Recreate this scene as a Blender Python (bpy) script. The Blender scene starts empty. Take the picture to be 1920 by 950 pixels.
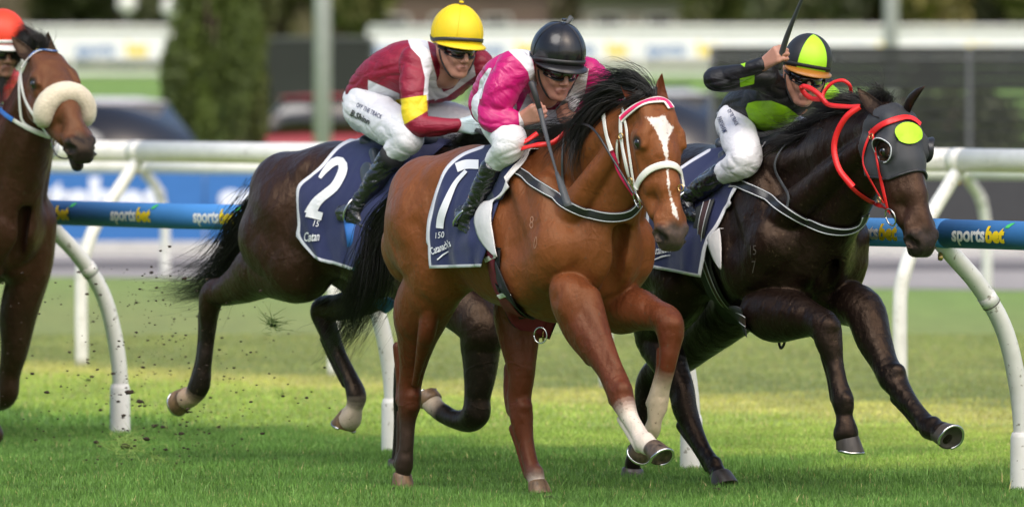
import bpy, math, random
import numpy as np
from mathutils import Vector, Matrix
from mathutils.bvhtree import BVHTree
random.seed(7); rng = np.random.default_rng(7)
C = bpy.context.scene.collection
sc = bpy.context.scene
# ---------------------------------------------------------------- camera, world, sun, exposure
FOC = 16000.0; CAMZ = 1.85; HY = 150.0          # focal length in photo pixels, eye height, horizon row
cam = bpy.data.cameras.new('camera'); camo = bpy.data.objects.new('camera', cam); C.objects.link(camo)
camo.location = (0, 0, CAMZ); camo.rotation_euler = (math.pi/2, 0, 0)
cam.sensor_width = 36; cam.lens = FOC/1920*36; cam.shift_y = -(475-HY)/1920
cam.clip_start = 1; cam.clip_end = 3000
cam.dof.use_dof = True; cam.dof.focus_distance = 37.9; cam.dof.aperture_fstop = 3.6
sc.camera = camo
SUN_EL, SUN_AZ = math.radians(50), math.radians(-35)    # sun behind the camera, to the left, soft
w = bpy.data.worlds.new('World'); sc.world = w; w.use_nodes = True
nt = w.node_tree; bg = nt.nodes['Background']
sky = nt.nodes.new('ShaderNodeTexSky'); sky.sky_type = 'NISHITA'; sky.sun_disc = False
sky.sun_elevation = SUN_EL; sky.sun_rotation = math.pi+SUN_AZ; sky.dust_density = 4; sky.air_density = 1.0; sky.ozone_density = .6
nt.links.new(sky.outputs[0], bg.inputs[0]); bg.inputs[1].default_value = 0.14
sl = bpy.data.lights.new('sun', 'SUN'); sl.energy = 1.5; sl.angle = math.radians(38); sl.color = (1, .95, .88)
so = bpy.data.objects.new('sun', sl); C.objects.link(so)
d = Vector((math.sin(SUN_AZ)*math.cos(SUN_EL), -math.cos(SUN_AZ)*math.cos(SUN_EL), math.sin(SUN_EL)))
so.rotation_euler = d.to_track_quat('Z', 'Y').to_euler()
sc.view_settings.view_transform = 'Standard'; sc.view_settings.look = 'None'
sc.view_settings.exposure = 0.62; sc.view_settings.gamma = 1
sc.render.engine = 'CYCLES'
try:
    sc.cycles.use_denoising = True; sc.cycles.denoiser = 'OPENIMAGEDENOISE'
    sc.cycles.max_bounces = 5; sc.cycles.diffuse_bounces = 2; sc.cycles.glossy_bounces = 2
    sc.cycles.caustics_reflective = False; sc.cycles.caustics_refractive = False
except Exception: pass

# ---------------------------------------------------------------- helpers
def W(px, py, D):
    return np.array([(px-960)/FOC*D, D, CAMZ-(py-HY)/FOC*D])
def pix(Pw):
    Pw = np.atleast_2d(Pw); D = Pw[:, 1]
    return np.stack([960+Pw[:, 0]/D*FOC, HY+(CAMZ-Pw[:, 2])/D*FOC], 1)
class Frame:
    """a horse's own frame: u forward, w to its right, z up"""
    def __init__(s, Ox, Oy, deg):
        s.O = np.array([Ox, Oy]); a = math.radians(deg); s.c = math.cos(a); s.s = math.sin(a); s.phi = a
    def P(s, px, py, w=0.0):
        k = (px-960)/FOC
        u = (k*(s.O[1]-w*s.c)-s.O[0]+w*s.s)/(s.c+k*s.s)
        D = s.O[1]-u*s.s-w*s.c
        return np.array([u, w, CAMZ-(py-HY)/FOC*D])
    def D(s, p): return s.O[1]-p[0]*s.s-p[1]*s.c
    def R(s, p, rpx): return rpx*s.D(p)/FOC
    def toW(s, L):
        L = np.asarray(L, float); o = np.empty_like(L)
        o[..., 0] = s.O[0]+L[..., 0]*s.c-L[..., 1]*s.s
        o[..., 1] = s.O[1]-L[..., 0]*s.s-L[..., 1]*s.c
        o[..., 2] = L[..., 2]; return o
    def dirL(s, d):  # world direction -> local
        return np.array([d[0]*s.c-d[1]*s.s, -d[0]*s.s-d[1]*s.c, d[2]])
    def fromW(s, p): return s.dirL([p[0]-s.O[0], p[1]-s.O[1], p[2]])

def mesh(name, V, Fc, mat=None, parent=None, smooth=True):
    me = bpy.data.meshes.new(name)
    V = np.asarray(V, np.float32).reshape(-1, 3)
    if isinstance(Fc, np.ndarray):
        n, k = Fc.shape
        me.vertices.add(len(V)); me.vertices.foreach_set('co', V.ravel())
        me.loops.add(n*k); me.loops.foreach_set('vertex_index', Fc.astype(np.int32).ravel())
        me.polygons.add(n); me.polygons.foreach_set('loop_start', np.arange(0, n*k, k, dtype=np.int32))
        me.update(calc_edges=True)
    else:
        me.from_pydata([tuple(map(float, v)) for v in V], [], [tuple(int(i) for i in f) for f in Fc])
    me.polygons.foreach_set('use_smooth', [smooth]*len(me.polygons))
    me.update()
    o = bpy.data.objects.new(name, me); C.objects.link(o)
    if mat: me.materials.append(mat)
    if parent: o.parent = parent; o.matrix_parent_inverse = parent.matrix_basis.inverted()
    return o
def tag(o, label, cat, group=None, kind=None):
    if label: o['label'] = label
    if cat: o['category'] = cat
    if group: o['group'] = group
    if kind: o['kind'] = kind
    return o
def struct(o): o['kind'] = 'structure'; return o
def thing(name, label, cat, loc=(0, 0, 0), group=None):
    o = bpy.data.objects.new(name, None); C.objects.link(o); o.location = tuple(float(v) for v in loc); o.empty_display_size = .1
    return tag(o, label, cat, group)
def bvh_of(*obs):
    V = []; Fs = []; n = 0
    for o in obs:
        me = o.data; v = np.empty(len(me.vertices)*3, np.float32); me.vertices.foreach_get('co', v)
        V += [tuple(x) for x in v.reshape(-1, 3).tolist()]
        Fs += [tuple(i+n for i in p.vertices) for p in me.polygons]; n = len(V)
    return BVHTree.FromPolygons(V, Fs)
def cast(px, py, bvh):
    d = Vector(((px-960)/FOC, 1, -(py-HY)/FOC)).normalized()
    h, nrm, i, _ = bvh.ray_cast(Vector((0, 0, CAMZ)), d)
    if h is None: return None, None
    if nrm.dot(d) > 0: nrm = -nrm
    return np.array(h), np.array(nrm)
def catmull(P, n):
    P = np.asarray(P, float)
    if len(P) < 3:
        t = np.linspace(0, 1, n)[:, None]; return P[0]*(1-t)+P[-1]*t
    Q = np.vstack([2*P[0]-P[1], P, 2*P[-1]-P[-2]]); seg = len(P)-1
    L = np.r_[0, np.cumsum(np.linalg.norm(np.diff(P, axis=0), axis=1)+1e-9)]
    ts = np.linspace(0, L[-1], n); out = []
    for t in ts:
        i = min(np.searchsorted(L, t, side='right')-1, seg-1); x = (t-L[i])/(L[i+1]-L[i])
        a, b, c, e = Q[i], Q[i+1], Q[i+2], Q[i+3]
        out.append(.5*((2*b)+(-a+c)*x+(2*a-5*b+4*c-e)*x*x+(-a+3*b-3*c+e)*x**3))
    return np.array(out)
def tube_vf(P, r, n=10, base=0, cap=True):
    P = np.asarray(P, float); r = np.broadcast_to(r, (len(P),))
    T = np.gradient(P, axis=0); T /= np.linalg.norm(T, axis=1)[:, None]+1e-12
    ref = np.array([0, 0, 1.]) if abs(T[0][2]) < .9 else np.array([1., 0, 0])
    N = np.cross(T[0], ref); N /= np.linalg.norm(N); V = []
    for i in range(len(P)):
        N = N-T[i]*N.dot(T[i]); N /= np.linalg.norm(N)+1e-12; B = np.cross(T[i], N)
        a = np.linspace(0, 2*np.pi, n, endpoint=False)[:, None]
        V.append(P[i]+r[i]*(np.cos(a)*N+np.sin(a)*B))
    V = np.vstack(V); Fs = []
    for i in range(len(P)-1):
        for j in range(n):
            k = (j+1) % n; Fs.append((base+i*n+j, base+i*n+k, base+(i+1)*n+k, base+(i+1)*n+j))
    if cap:
        Fs.append(tuple(base+j for j in range(n))[::-1]); Fs.append(tuple(base+(len(P)-1)*n+j for j in range(n)))
    return V, Fs
def tube(name, P, r, mat, parent=None, n=10):
    V, Fs = tube_vf(P, r, n); return mesh(name, V, Fs, mat, parent)
def box_vf(c, ax, ay, az, base=0):
    c = np.asarray(c, float); V = [c+i*np.asarray(ax)+j*np.asarray(ay)+k*np.asarray(az) for i in (-1, 1) for j in (-1, 1) for k in (-1, 1)]
    return V, [tuple(base+i for i in f) for f in ((0, 1, 3, 2), (4, 6, 7, 5), (0, 4, 5, 1), (2, 3, 7, 6), (0, 2, 6, 4), (1, 5, 7, 3))]
class MB:
    def __init__(s): s.V = []; s.F = []
    def add(s, V, Fs):
        b = len(s.V); s.V += [tuple(map(float, v)) for v in V]; s.F += [tuple(i+b for i in f) for f in Fs]; return s
    def tube(s, P, r, n=10): return s.add(*tube_vf(P, r, n))
    def box(s, c, ax, ay, az): return s.add(*box_vf(c, ax, ay, az))
    def bx(s, x0, x1, y0, y1, z0, z1): return s.box(((x0+x1)/2, (y0+y1)/2, (z0+z1)/2), ((x1-x0)/2, 0, 0), (0, (y1-y0)/2, 0), (0, 0, (z1-z0)/2))
    def build(s, name, mat=None, parent=None, smooth=False): return mesh(name, s.V, s.F, mat, parent, smooth)

# ---------------------------------------------------------------- materials
def N(nt, t, **kw):
    n = nt.nodes.new(t)
    for k, v in kw.items(): setattr(n, k, v)
    return n
def mat(name, col, rough=.5, metal=0, var=.12, scale=8, bump=0, bscale=60, spec=.5, coat=0, sheen=0, stretch=None, attr=None, layers=(), trans=0, rvar=0):
    m = bpy.data.materials.new(name); m.use_nodes = True; nt = m.node_tree; b = nt.nodes['Principled BSDF']; L = nt.links
    tc = N(nt, 'ShaderNodeTexCoord'); mp = N(nt, 'ShaderNodeMapping'); L.new(tc.outputs['Object'], mp.inputs[0])
    if stretch: mp.inputs['Scale'].default_value = stretch
    if attr:
        a = N(nt, 'ShaderNodeAttribute', attribute_name=attr); csock = a.outputs['Color']
    else:
        r = N(nt, 'ShaderNodeRGB'); r.outputs[0].default_value = (*col, 1); csock = r.outputs[0]
    for an, lc, sh in layers:      # crisp-edged patches: signed distance attribute -> colour
        a = N(nt, 'ShaderNodeAttribute', attribute_name=an)
        mm = N(nt, 'ShaderNodeMath', operation='MULTIPLY_ADD', use_clamp=True); L.new(a.outputs['Fac'], mm.inputs[0]); mm.inputs[1].default_value = sh; mm.inputs[2].default_value = .5
        mx = N(nt, 'ShaderNodeMix', data_type='RGBA'); L.new(mm.outputs[0], mx.inputs[0]); L.new(csock, mx.inputs[6]); mx.inputs[7].default_value = (*lc, 1); csock = mx.outputs[2]
    nz = N(nt, 'ShaderNodeTexNoise'); nz.inputs['Scale'].default_value = scale; nz.inputs['Detail'].default_value = 5; L.new(mp.outputs[0], nz.inputs['Vector'])
    mr = N(nt, 'ShaderNodeMapRange'); mr.inputs[1].default_value = .25; mr.inputs[2].default_value = .75; mr.inputs[3].default_value = 1-var; mr.inputs[4].default_value = 1+var; L.new(nz.outputs['Fac'], mr.inputs[0])
    vm = N(nt, 'ShaderNodeVectorMath', operation='SCALE'); L.new(csock, vm.inputs[0]); L.new(mr.outputs[0], vm.inputs['Scale']); L.new(vm.outputs[0], b.inputs['Base Color'])
    b.inputs['Roughness'].default_value = rough; b.inputs['Metallic'].default_value = metal; b.inputs['Specular IOR Level'].default_value = spec
    if rvar:
        m2 = N(nt, 'ShaderNodeMapRange'); m2.inputs[1].default_value = .3; m2.inputs[2].default_value = .7; m2.inputs[3].default_value = rough-rvar; m2.inputs[4].default_value = rough+rvar; L.new(nz.outputs['Fac'], m2.inputs[0]); L.new(m2.outputs[0], b.inputs['Roughness'])
    if coat: b.inputs['Coat Weight'].default_value = coat; b.inputs['Coat Roughness'].default_value = .08
    if sheen: b.inputs['Sheen Weight'].default_value = sheen; b.inputs['Sheen Roughness'].default_value = .4
    if trans: b.inputs['Transmission Weight'].default_value = trans
    if bump:
        bz = N(nt, 'ShaderNodeTexNoise'); bz.inputs['Scale'].default_value = bscale; bz.inputs['Detail'].default_value = 4; L.new(mp.outputs[0], bz.inputs['Vector'])
        bp = N(nt, 'ShaderNodeBump'); bp.inputs['Distance'].default_value = bump; bp.inputs['Strength'].default_value = 1; L.new(bz.outputs['Fac'], bp.inputs['Height']); L.new(bp.outputs[0], b.inputs['Normal'])
    return m
def specks(m, scale, lo, hi, amt, col):
    nt = m.node_tree; b = nt.nodes['Principled BSDF']; tc = N(nt, 'ShaderNodeTexCoord'); sp = N(nt, 'ShaderNodeTexNoise'); sp.inputs['Scale'].default_value = scale; sp.inputs['Detail'].default_value = 3; nt.links.new(tc.outputs['Object'], sp.inputs['Vector'])
    sr = N(nt, 'ShaderNodeMapRange'); sr.inputs[1].default_value = lo; sr.inputs[2].default_value = hi; sr.inputs[3].default_value = 0; sr.inputs[4].default_value = amt; nt.links.new(sp.outputs['Fac'], sr.inputs[0])
    mx = N(nt, 'ShaderNodeMix', data_type='RGBA'); src = b.inputs['Base Color'].links[0].from_socket; nt.links.new(sr.outputs[0], mx.inputs[0]); nt.links.new(src, mx.inputs[6]); mx.inputs[7].default_value = (*col, 1); nt.links.new(mx.outputs[2], b.inputs['Base Color']); return m
M = {}
M['white'] = mat('white_paint', (.72, .72, .69), .38, var=.10, scale=9, bump=.001, bscale=20)
specks(M['white'], 38, .64, .70, .7, (.16, .14, .09)); specks(M['white'], 5, .55, .75, .35, (.42, .42, .34))
M['whiteleather'] = mat('white_leather', (.78, .76, .70), .4, var=.06, bump=.0006, bscale=200)
M['black'] = mat('black_leather', (.018, .018, .02), .32, var=.2, bump=.0008, bscale=150)
M['patent'] = mat('patent_leather', (.012, .012, .014), .13, var=.1, bump=.012, bscale=22, coat=.6, stretch=(1, 1, 2.2))
M['blackmatte'] = mat('black_cloth', (.015, .015, .017), .8, bump=.001)
M['hair'] = mat('black_hair', (.012, .010, .010), .38, var=.3, spec=.6)
M['steel'] = mat('steel', (.6, .6, .58), .25, metal=1, var=.05)
M['brass'] = mat('brass', (.65, .45, .18), .3, metal=1)
M['red'] = mat('red_webbing', (.75, .02, .02), .4, bump=.0006, bscale=300)
M['pink'] = mat('pink_webbing', (.85, .02, .13), .4, bump=.0006, bscale=300)
M['grey'] = mat('grey_rubber', (.06, .065, .07), .5, bump=.001, bscale=200)
M['blueweb'] = mat('blue_webbing', (.03, .16, .5), .5)
M['maroonweb'] = mat('maroon_webbing', (.20, .010, .035), .65, bump=.0015, bscale=250)
M['eye'] = mat('horse_eye', (.006, .004, .003), .04, var=.1, coat=1)
M['decalwhite'] = mat('white_print', (.8, .8, .82), .6, var=.03)
M['decalnavy'] = mat('navy_print', (.04, .045, .11), .6, var=.03)
M['decalyellow'] = mat('yellow_print', (.85, .62, .02), .5, var=.03)
M['decalgreen'] = mat('green_print', (.06, .5, .12), .5, var=.03)
M['lens'] = mat('goggle_lens', (.02, .012, .01), .05, var=.2, coat=.8)
M['skin'] = mat('skin', (.5, .26, .18), .45, attr='Col', var=.07, scale=60, bump=.0008, bscale=180)

# ---------------------------------------------------------------- implicit surfaces
def bone(p0, r0, p1=None, r1=None, k=.03, a=1.0, n=(0, 1, 0), sub=False, col=None):
    p0 = np.asarray(p0, float); p1 = p0+1e-5 if p1 is None else np.asarray(p1, float)
    return dict(p0=p0, r0=r0, p1=p1, r1=r0 if r1 is None else r1, k=k, a=a, n=np.asarray(n, float), sub=sub, col=col)
def polybone(P, R, cols, k=.03, a=1.0, sub=False, res=5):
    """a limb: one smooth centre line with a radius and a colour at every joint"""
    P = np.array(P); R = np.array(R); n = (len(P)-1)*res+1; t = np.linspace(0, len(P)-1, n); ti = np.arange(len(P))
    Q = np.vstack([2*P[0]-P[1], P, 2*P[-1]-P[-2]]); S = []; RR = []; RQ = np.r_[R[0], R, R[-1]]
    for x in t:
        i = min(int(x), len(P)-2); f = x-i
        def cr(a, b, c, e): return .5*((2*b)+(-a+c)*f+(2*a-5*b+4*c-e)*f*f+(-a+3*b-3*c+e)*f**3)
        S.append(cr(*Q[i:i+4])); RR.append(cr(*RQ[i:i+4]))
    b = bone(S[0], max(RR), S[-1], max(RR), k, a, sub=sub); b['poly'] = (np.array(S), np.array(RR)); b['pcol'] = cols; b['res'] = res
    b['p0'] = np.array(S).min(0); b['p1'] = np.array(S).max(0); b['jp'] = P; return b
def pseg(X, b):
    S, R = b['poly']; best = None; bt = None; n = b['n'].astype(np.float32); s = b['a']-1
    for i in range(len(S)-1):
        pa = X-S[i].astype(np.float32); ba = (S[i+1]-S[i])
        if s: pa = pa+(pa@n)[..., None]*(n*s).astype(np.float32); ba = ba+b['n']*s*ba.dot(b['n'])
        ba = ba.astype(np.float32); t = np.clip((pa@ba)/max(ba.dot(ba), 1e-12), 0, 1); q = pa-t[..., None]*ba
        d = np.sqrt(np.einsum('...i,...i->...', q, q))-(R[i]+(R[i+1]-R[i])*t).astype(np.float32)
        if best is None: best = d; bt = i+t
        else: m = d < best; best = np.where(m, d, best); bt = np.where(m, i+t, bt)
    return best, bt
def bdist(X, b):
    if 'poly' in b: return pseg(X, b)[0]
    pa = X-b['p0'].astype(np.float32); ba = b['p1']-b['p0']
    if b['a'] != 1:
        n = b['n']; s = b['a']-1
        pa = pa+(pa@n.astype(np.float32))[..., None]*(n*s).astype(np.float32); ba = ba+n*s*ba.dot(n)
    ba = ba.astype(np.float32); t = np.clip((pa@ba)/max(ba.dot(ba), 1e-12), 0, 1)
    q = pa-t[..., None]*ba
    return np.sqrt(np.einsum('...i,...i->...', q, q))-(b['r0']+(b['r1']-b['r0'])*t).astype(np.float32)
def implicit(bones, h, toW, flip=True):
    P = np.array([b['p0'] for b in bones if not b['sub']]+[b['p1'] for b in bones if not b['sub']])
    R = np.array([max(b['r0'], b['r1'])*max(1, 1/b['a']) for b in bones if not b['sub']]*2)
    lo = (P-R[:, None]).min(0)-4*h; hi = (P+R[:, None]).max(0)+4*h
    n = np.ceil((hi-lo)/h).astype(int)+1
    G = np.full(n, 1.0, np.float32)
    for b in bones:
        r = max(b['r0'], b['r1'])*max(1, 1/b['a'])+b['k']+2*h
        l = np.maximum(((np.minimum(b['p0'], b['p1'])-r-lo)/h).astype(int), 0); u = np.minimum(((np.maximum(b['p0'], b['p1'])+r-lo)/h).astype(int)+2, n)
        if (u <= l).any(): continue
        g = G[l[0]:u[0], l[1]:u[1], l[2]:u[2]]; k = b['k']
        gx = lambda l, u: np.stack(np.meshgrid(*[lo[i]+h*np.arange(l[i], u[i]) for i in range(3)], indexing='ij'), -1).astype(np.float32)
        if 'poly' in b:
            dd = np.full(g.shape, 1.0, np.float32); S_, R_ = b['poly']
            for i in range(len(S_)-1):
                s = dict(b); s.pop('poly'); s.update(p0=S_[i], p1=S_[i+1], r0=R_[i], r1=R_[i+1]); rr = max(R_[i], R_[i+1])*max(1, 1/b['a'])+k+2*h
                l2 = np.maximum(((np.minimum(S_[i], S_[i+1])-rr-lo)/h).astype(int), l); u2 = np.minimum(((np.maximum(S_[i], S_[i+1])+rr-lo)/h).astype(int)+2, u)
                if (u2 <= l2).any(): continue
                o = tuple(slice(l2[q]-l[q], u2[q]-l[q]) for q in range(3)); dd[o] = np.minimum(dd[o], bdist(gx(l2, u2), s))
        else: dd = bdist(gx(l, u), b)
        if b['sub']:
            hh = np.maximum(k-np.abs(g+dd), 0)/k; g[...] = np.maximum(g, -dd)+hh*hh*k*.25
        else:
            hh = np.maximum(k-np.abs(g-dd), 0)/k; g[...] = np.minimum(g, dd)-hh*hh*k*.25
    S = G < 0
    cnt = np.zeros(n-1, np.int8)
    offs = [(i, j, k) for i in (0, 1) for j in (0, 1) for k in (0, 1)]
    sl = lambda A, o: A[o[0]:A.shape[0]-1+o[0], o[1]:A.shape[1]-1+o[1], o[2]:A.shape[2]-1+o[2]]
    for o in offs: cnt += sl(S, o)
    act = (cnt > 0) & (cnt < 8); idx = np.argwhere(act); ID = np.full(act.shape, -1, np.int32); ID[act] = np.arange(len(idx))
    val = {o: G[idx[:, 0]+o[0], idx[:, 1]+o[1], idx[:, 2]+o[2]] for o in offs}
    acc = np.zeros((len(idx), 3)); c = np.zeros(len(idx))
    for a in offs:
        for ax in range(3):
            if a[ax] == 0:
                b = list(a); b[ax] = 1; b = tuple(b); va, vb = val[a], val[b]; m = (va < 0) != (vb < 0)
                t = np.where(m, va/(va-vb+1e-20), 0); p = np.tile(np.array(a, float), (len(idx), 1)); p[:, ax] += t
                acc[m] += p[m]; c[m] += 1
    V = lo+h*(idx+acc/c[:, None]); Fs = []
    for ax in range(3):
        b1, b2 = [(1, 2), (2, 0), (0, 1)][ax]
        s0 = [slice(None)]*3; s1 = [slice(None)]*3; s0[ax] = slice(0, -1); s1[ax] = slice(1, None)
        A, B = S[tuple(s0)], S[tuple(s1)]; e = np.argwhere(A != B)
        e = e[(e[:, b1] > 0) & (e[:, b2] > 0) & (e[:, b1] < n[b1]-1) & (e[:, b2] < n[b2]-1)]
        ins = A[e[:, 0], e[:, 1], e[:, 2]]
        def cell(d1, d2):
            q = e.copy(); q[:, b1] -= d1; q[:, b2] -= d2; return ID[q[:, 0], q[:, 1], q[:, 2]]
        quad = np.stack([cell(1, 1), cell(0, 1), cell(0, 0), cell(1, 0)], 1)
        quad[~ins] = quad[~ins][:, ::-1]; Fs.append(quad)
    Fs = np.vstack(Fs); Fs = Fs[(Fs >= 0).all(1)]
    # light smoothing of the grid pattern
    E = np.vstack([Fs[:, [0, 1]], Fs[:, [1, 2]], Fs[:, [2, 3]], Fs[:, [3, 0]]]); 
    deg = np.bincount(E.ravel(), minlength=len(V)).astype(float)+1e-9
    for lam in (.5, -.52, .5, -.52):
        s = np.stack([np.bincount(E[:, 0], V[E[:, 1], i], len(V))+np.bincount(E[:, 1], V[E[:, 0], i], len(V)) for i in range(3)], 1)
        V = V+lam*(s/deg[:, None]-V)
    if flip: Fs = Fs[:, ::-1]
    return V, Fs
def blend_col(V, bones, base, sharp=.012):
    X = V.astype(np.float32); acc = np.zeros((len(V), 3)); ws = np.zeros(len(V))+1e-9; dm = None
    ds = [bdist(X, b) for b in bones if not b['sub']]; bs = [b for b in bones if not b['sub']]
    dm = np.min(ds, 0)
    for dd, b in zip(ds, bs):
        wt = np.exp(-(dd-dm)/sharp)
        if 'poly' in b:
            t = pseg(X, b)[1]/b['res']; pc = np.array([base if c is None else c for c in b['pcol']]); xs = np.arange(len(pc))
            acc += wt[:, None]*np.stack([np.interp(t, xs, pc[:, i]) for i in range(3)], 1); ws += wt; continue
        c = b['col']; c = base if c is None else c
        if isinstance(c, tuple) and len(c) == 2 and not np.isscalar(c[0]):   # gradient along the bone
            ba = b['p1']-b['p0']; t = np.clip(((X-b['p0'])@ba)/ba.dot(ba), 0, 1)[:, None]; cc = np.array(c[0])*(1-t)+np.array(c[1])*t
        else: cc = np.array(c)[None]
        acc += wt[:, None]*cc; ws += wt
    return acc/ws[:, None]
def set_col(o, col, name='Col'):
    a = o.data.color_attributes.new(name, 'FLOAT_COLOR', 'POINT')
    a.data.foreach_set('color', np.c_[col, np.ones(len(col))].astype(np.float32).ravel())
def set_f(o, v, name):
    a = o.data.attributes.new(name, 'FLOAT', 'POINT'); a.data.foreach_set('value', np.asarray(v, np.float32))
def sdpoly(p, poly):
    """signed distance in pixels to a polygon, positive inside"""
    poly = np.asarray(poly, float); d = np.full(len(p), 1e9); ins = np.zeros(len(p), bool)
    for i in range(len(poly)):
        a, b = poly[i], poly[(i+1) % len(poly)]; e = b-a; v = p-a
        t = np.clip((v@e)/(e@e), 0, 1); q = v-t[:, None]*e; d = np.minimum(d, (q**2).sum(1))
        c = ((a[1] > p[:, 1]) != (b[1] > p[:, 1])) & (p[:, 0] < (b[0]-a[0])*(p[:, 1]-a[1])/(b[1]-a[1]+1e-12)+a[0]); ins ^= c
    d = np.sqrt(d); return np.where(ins, d, -d)

# straps and prints that lie on a real surface
def strap(name, pts, wid, bvh, mat, parent, off=.004, th=.003, n=None, free=False, D=None, edge=None):
    """a flat band laid on the surface: its course given as photo points, its depth found on the surface itself"""
    n = n or max(8, int(np.linalg.norm(np.diff(np.array(pts)[:, :2], axis=0), axis=1).sum()/5))
    q = catmull(pts, n); Pw = [None]*n; Nn = [None]*n
    for i, p in enumerate(q):
        if bvh is not None and not free:
            h, m = cast(p[0], p[1], bvh)
            if h is not None: Pw[i] = h+m*off; Nn[i] = m
    good = [i for i in range(n) if Pw[i] is not None]
    if not good:
        print('NOHIT', name, pts[0])
        for i in range(n): Dp = q[i][2] if len(q[i]) > 2 else (D or 38.0); Pw[i] = W(q[i][0], q[i][1], Dp); Nn[i] = np.array([0, -1., 0])
    else:
        gd = np.array([Pw[i][1] for i in good])
        for i in range(n):
            if Pw[i] is None:
                Dp = np.interp(i, good, gd); Pw[i] = W(q[i][0], q[i][1], Dp); Nn[i] = Nn[good[int(np.argmin([abs(g-i) for g in good]))]]
    Pw = np.array(Pw); Nn = np.array(Nn)
    for _ in range(3 if good else 0):
        Pw[1:-1] = .25*Pw[:-2]+.5*Pw[1:-1]+.25*Pw[2:]; Nn[1:-1] = .25*Nn[:-2]+.5*Nn[1:-1]+.25*Nn[2:]
    T = np.gradient(Pw, axis=0); T /= np.linalg.norm(T, axis=1)[:, None]+1e-12
    S = np.cross(Nn, T); S /= np.linalg.norm(S, axis=1)[:, None]+1e-12; U = np.cross(T, S)
    U *= np.sign((U*Nn).sum(1))[:, None]+1e-9; U /= np.linalg.norm(U, axis=1)[:, None]
    wd = np.broadcast_to(wid, (n,))[:, None]/2
    prof = [(-1, 0), (-1, .7), (-.75, 1), (.75, 1), (1, .7), (1, 0)]
    V = np.stack([Pw+S*wd*a+U*th*b for a, b in prof], 1).reshape(-1, 3); k = len(prof); Fs = []
    for i in range(n-1):
        for j in range(k): jj = (j+1) % k; Fs.append((i*k+j, i*k+jj, (i+1)*k+jj, (i+1)*k+j))
    Fs += [tuple(range(k)), tuple((n-1)*k+j for j in range(k))[::-1]]
    o = mesh(name, V, Fs, mat, parent)
    return o, Pw, S, U
def edge_lines(name, st, wid, mat, parent, r=.0022, th=.003):
    _, Pw, S, U = st; mb = MB()
    for sg in (-1, 1): mb.tube(Pw+S*wid/2*.8*sg+U*th, r, 5)
    return mb.build(name, mat, parent, True)
def text_vf(s, bold=0.0):
    cu = bpy.data.curves.new('t', 'FONT'); cu.body = s; cu.size = 1; cu.offset = bold; cu.resolution_u = 3
    o = bpy.data.objects.new('t', cu); C.objects.link(o); dg = bpy.context.evaluated_depsgraph_get()
    me = bpy.data.meshes.new_from_object(o.evaluated_get(dg)); V = np.array([v.co[:] for v in me.vertices])[:, :2]; Fs = [tuple(p.vertices) for p in me.polygons]
    bpy.data.objects.remove(o); bpy.data.curves.remove(cu); bpy.data.meshes.remove(me)
    V = V-V.min(0)*[1, 0]; return V, Fs
def subdivide(V2, Fs, times):
    for _ in range(times):
        V = [tuple(v) for v in V2]; mid = {}; nf = []
        def md(a, b):
            k = (min(a, b), max(a, b))
            if k not in mid: mid[k] = len(V); V.append(tuple((np.array(V[a])+np.array(V[b]))/2))
            return mid[k]
        for f in Fs:
            for i in range(1, len(f)-1):
                a, b, c = f[0], f[i], f[i+1]; ab, bc, ca = md(a, b), md(b, c), md(c, a); nf += [(a, ab, ca), (ab, b, bc), (ca, bc, c), (ab, bc, ca)]
        V2 = np.array(V); Fs = nf
    return np.asarray(V2, float), Fs
def print_on(name, V2, Fs, o0, ex, ey, bvh, mat, parent, off=.004, sub=0, D=None):
    """ink on a surface: 2-D shape with photo-pixel origin o0 and axes ex (along), ey (up)"""
    V2, Fs = subdivide(V2, Fs, sub)
    out = []; last = None; keep = []
    for v in V2:
        p = np.array(o0)+v[0]*np.array(ex)+v[1]*np.array(ey); h, m = cast(p[0], p[1], bvh)
        keep.append(h is not None)
        out.append(h+m*off if h is not None else (0, 0, 0))
    Fs = [f for f in Fs if all(keep[i] for i in f)]
    return mesh(name, out, Fs, mat, parent, False) if Fs else None
def strip2d(path, wid, n=24):
    q = catmull(path, n); wd = np.interp(np.linspace(0, 1, n), np.linspace(0, 1, len(wid)), wid); T = np.gradient(q, axis=0); T /= np.linalg.norm(T, axis=1)[:, None]
    S = np.stack([-T[:, 1], T[:, 0]], 1); V = []; m = 4
    for i in range(n):
        for j in range(m+1): V.append(q[i]+S[i]*wd[i]*(j/m-.5))
    return np.array(V), [(i*(m+1)+j, i*(m+1)+j+1, (i+1)*(m+1)+j+1, (i+1)*(m+1)+j) for i in range(n-1) for j in range(m)]

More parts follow.
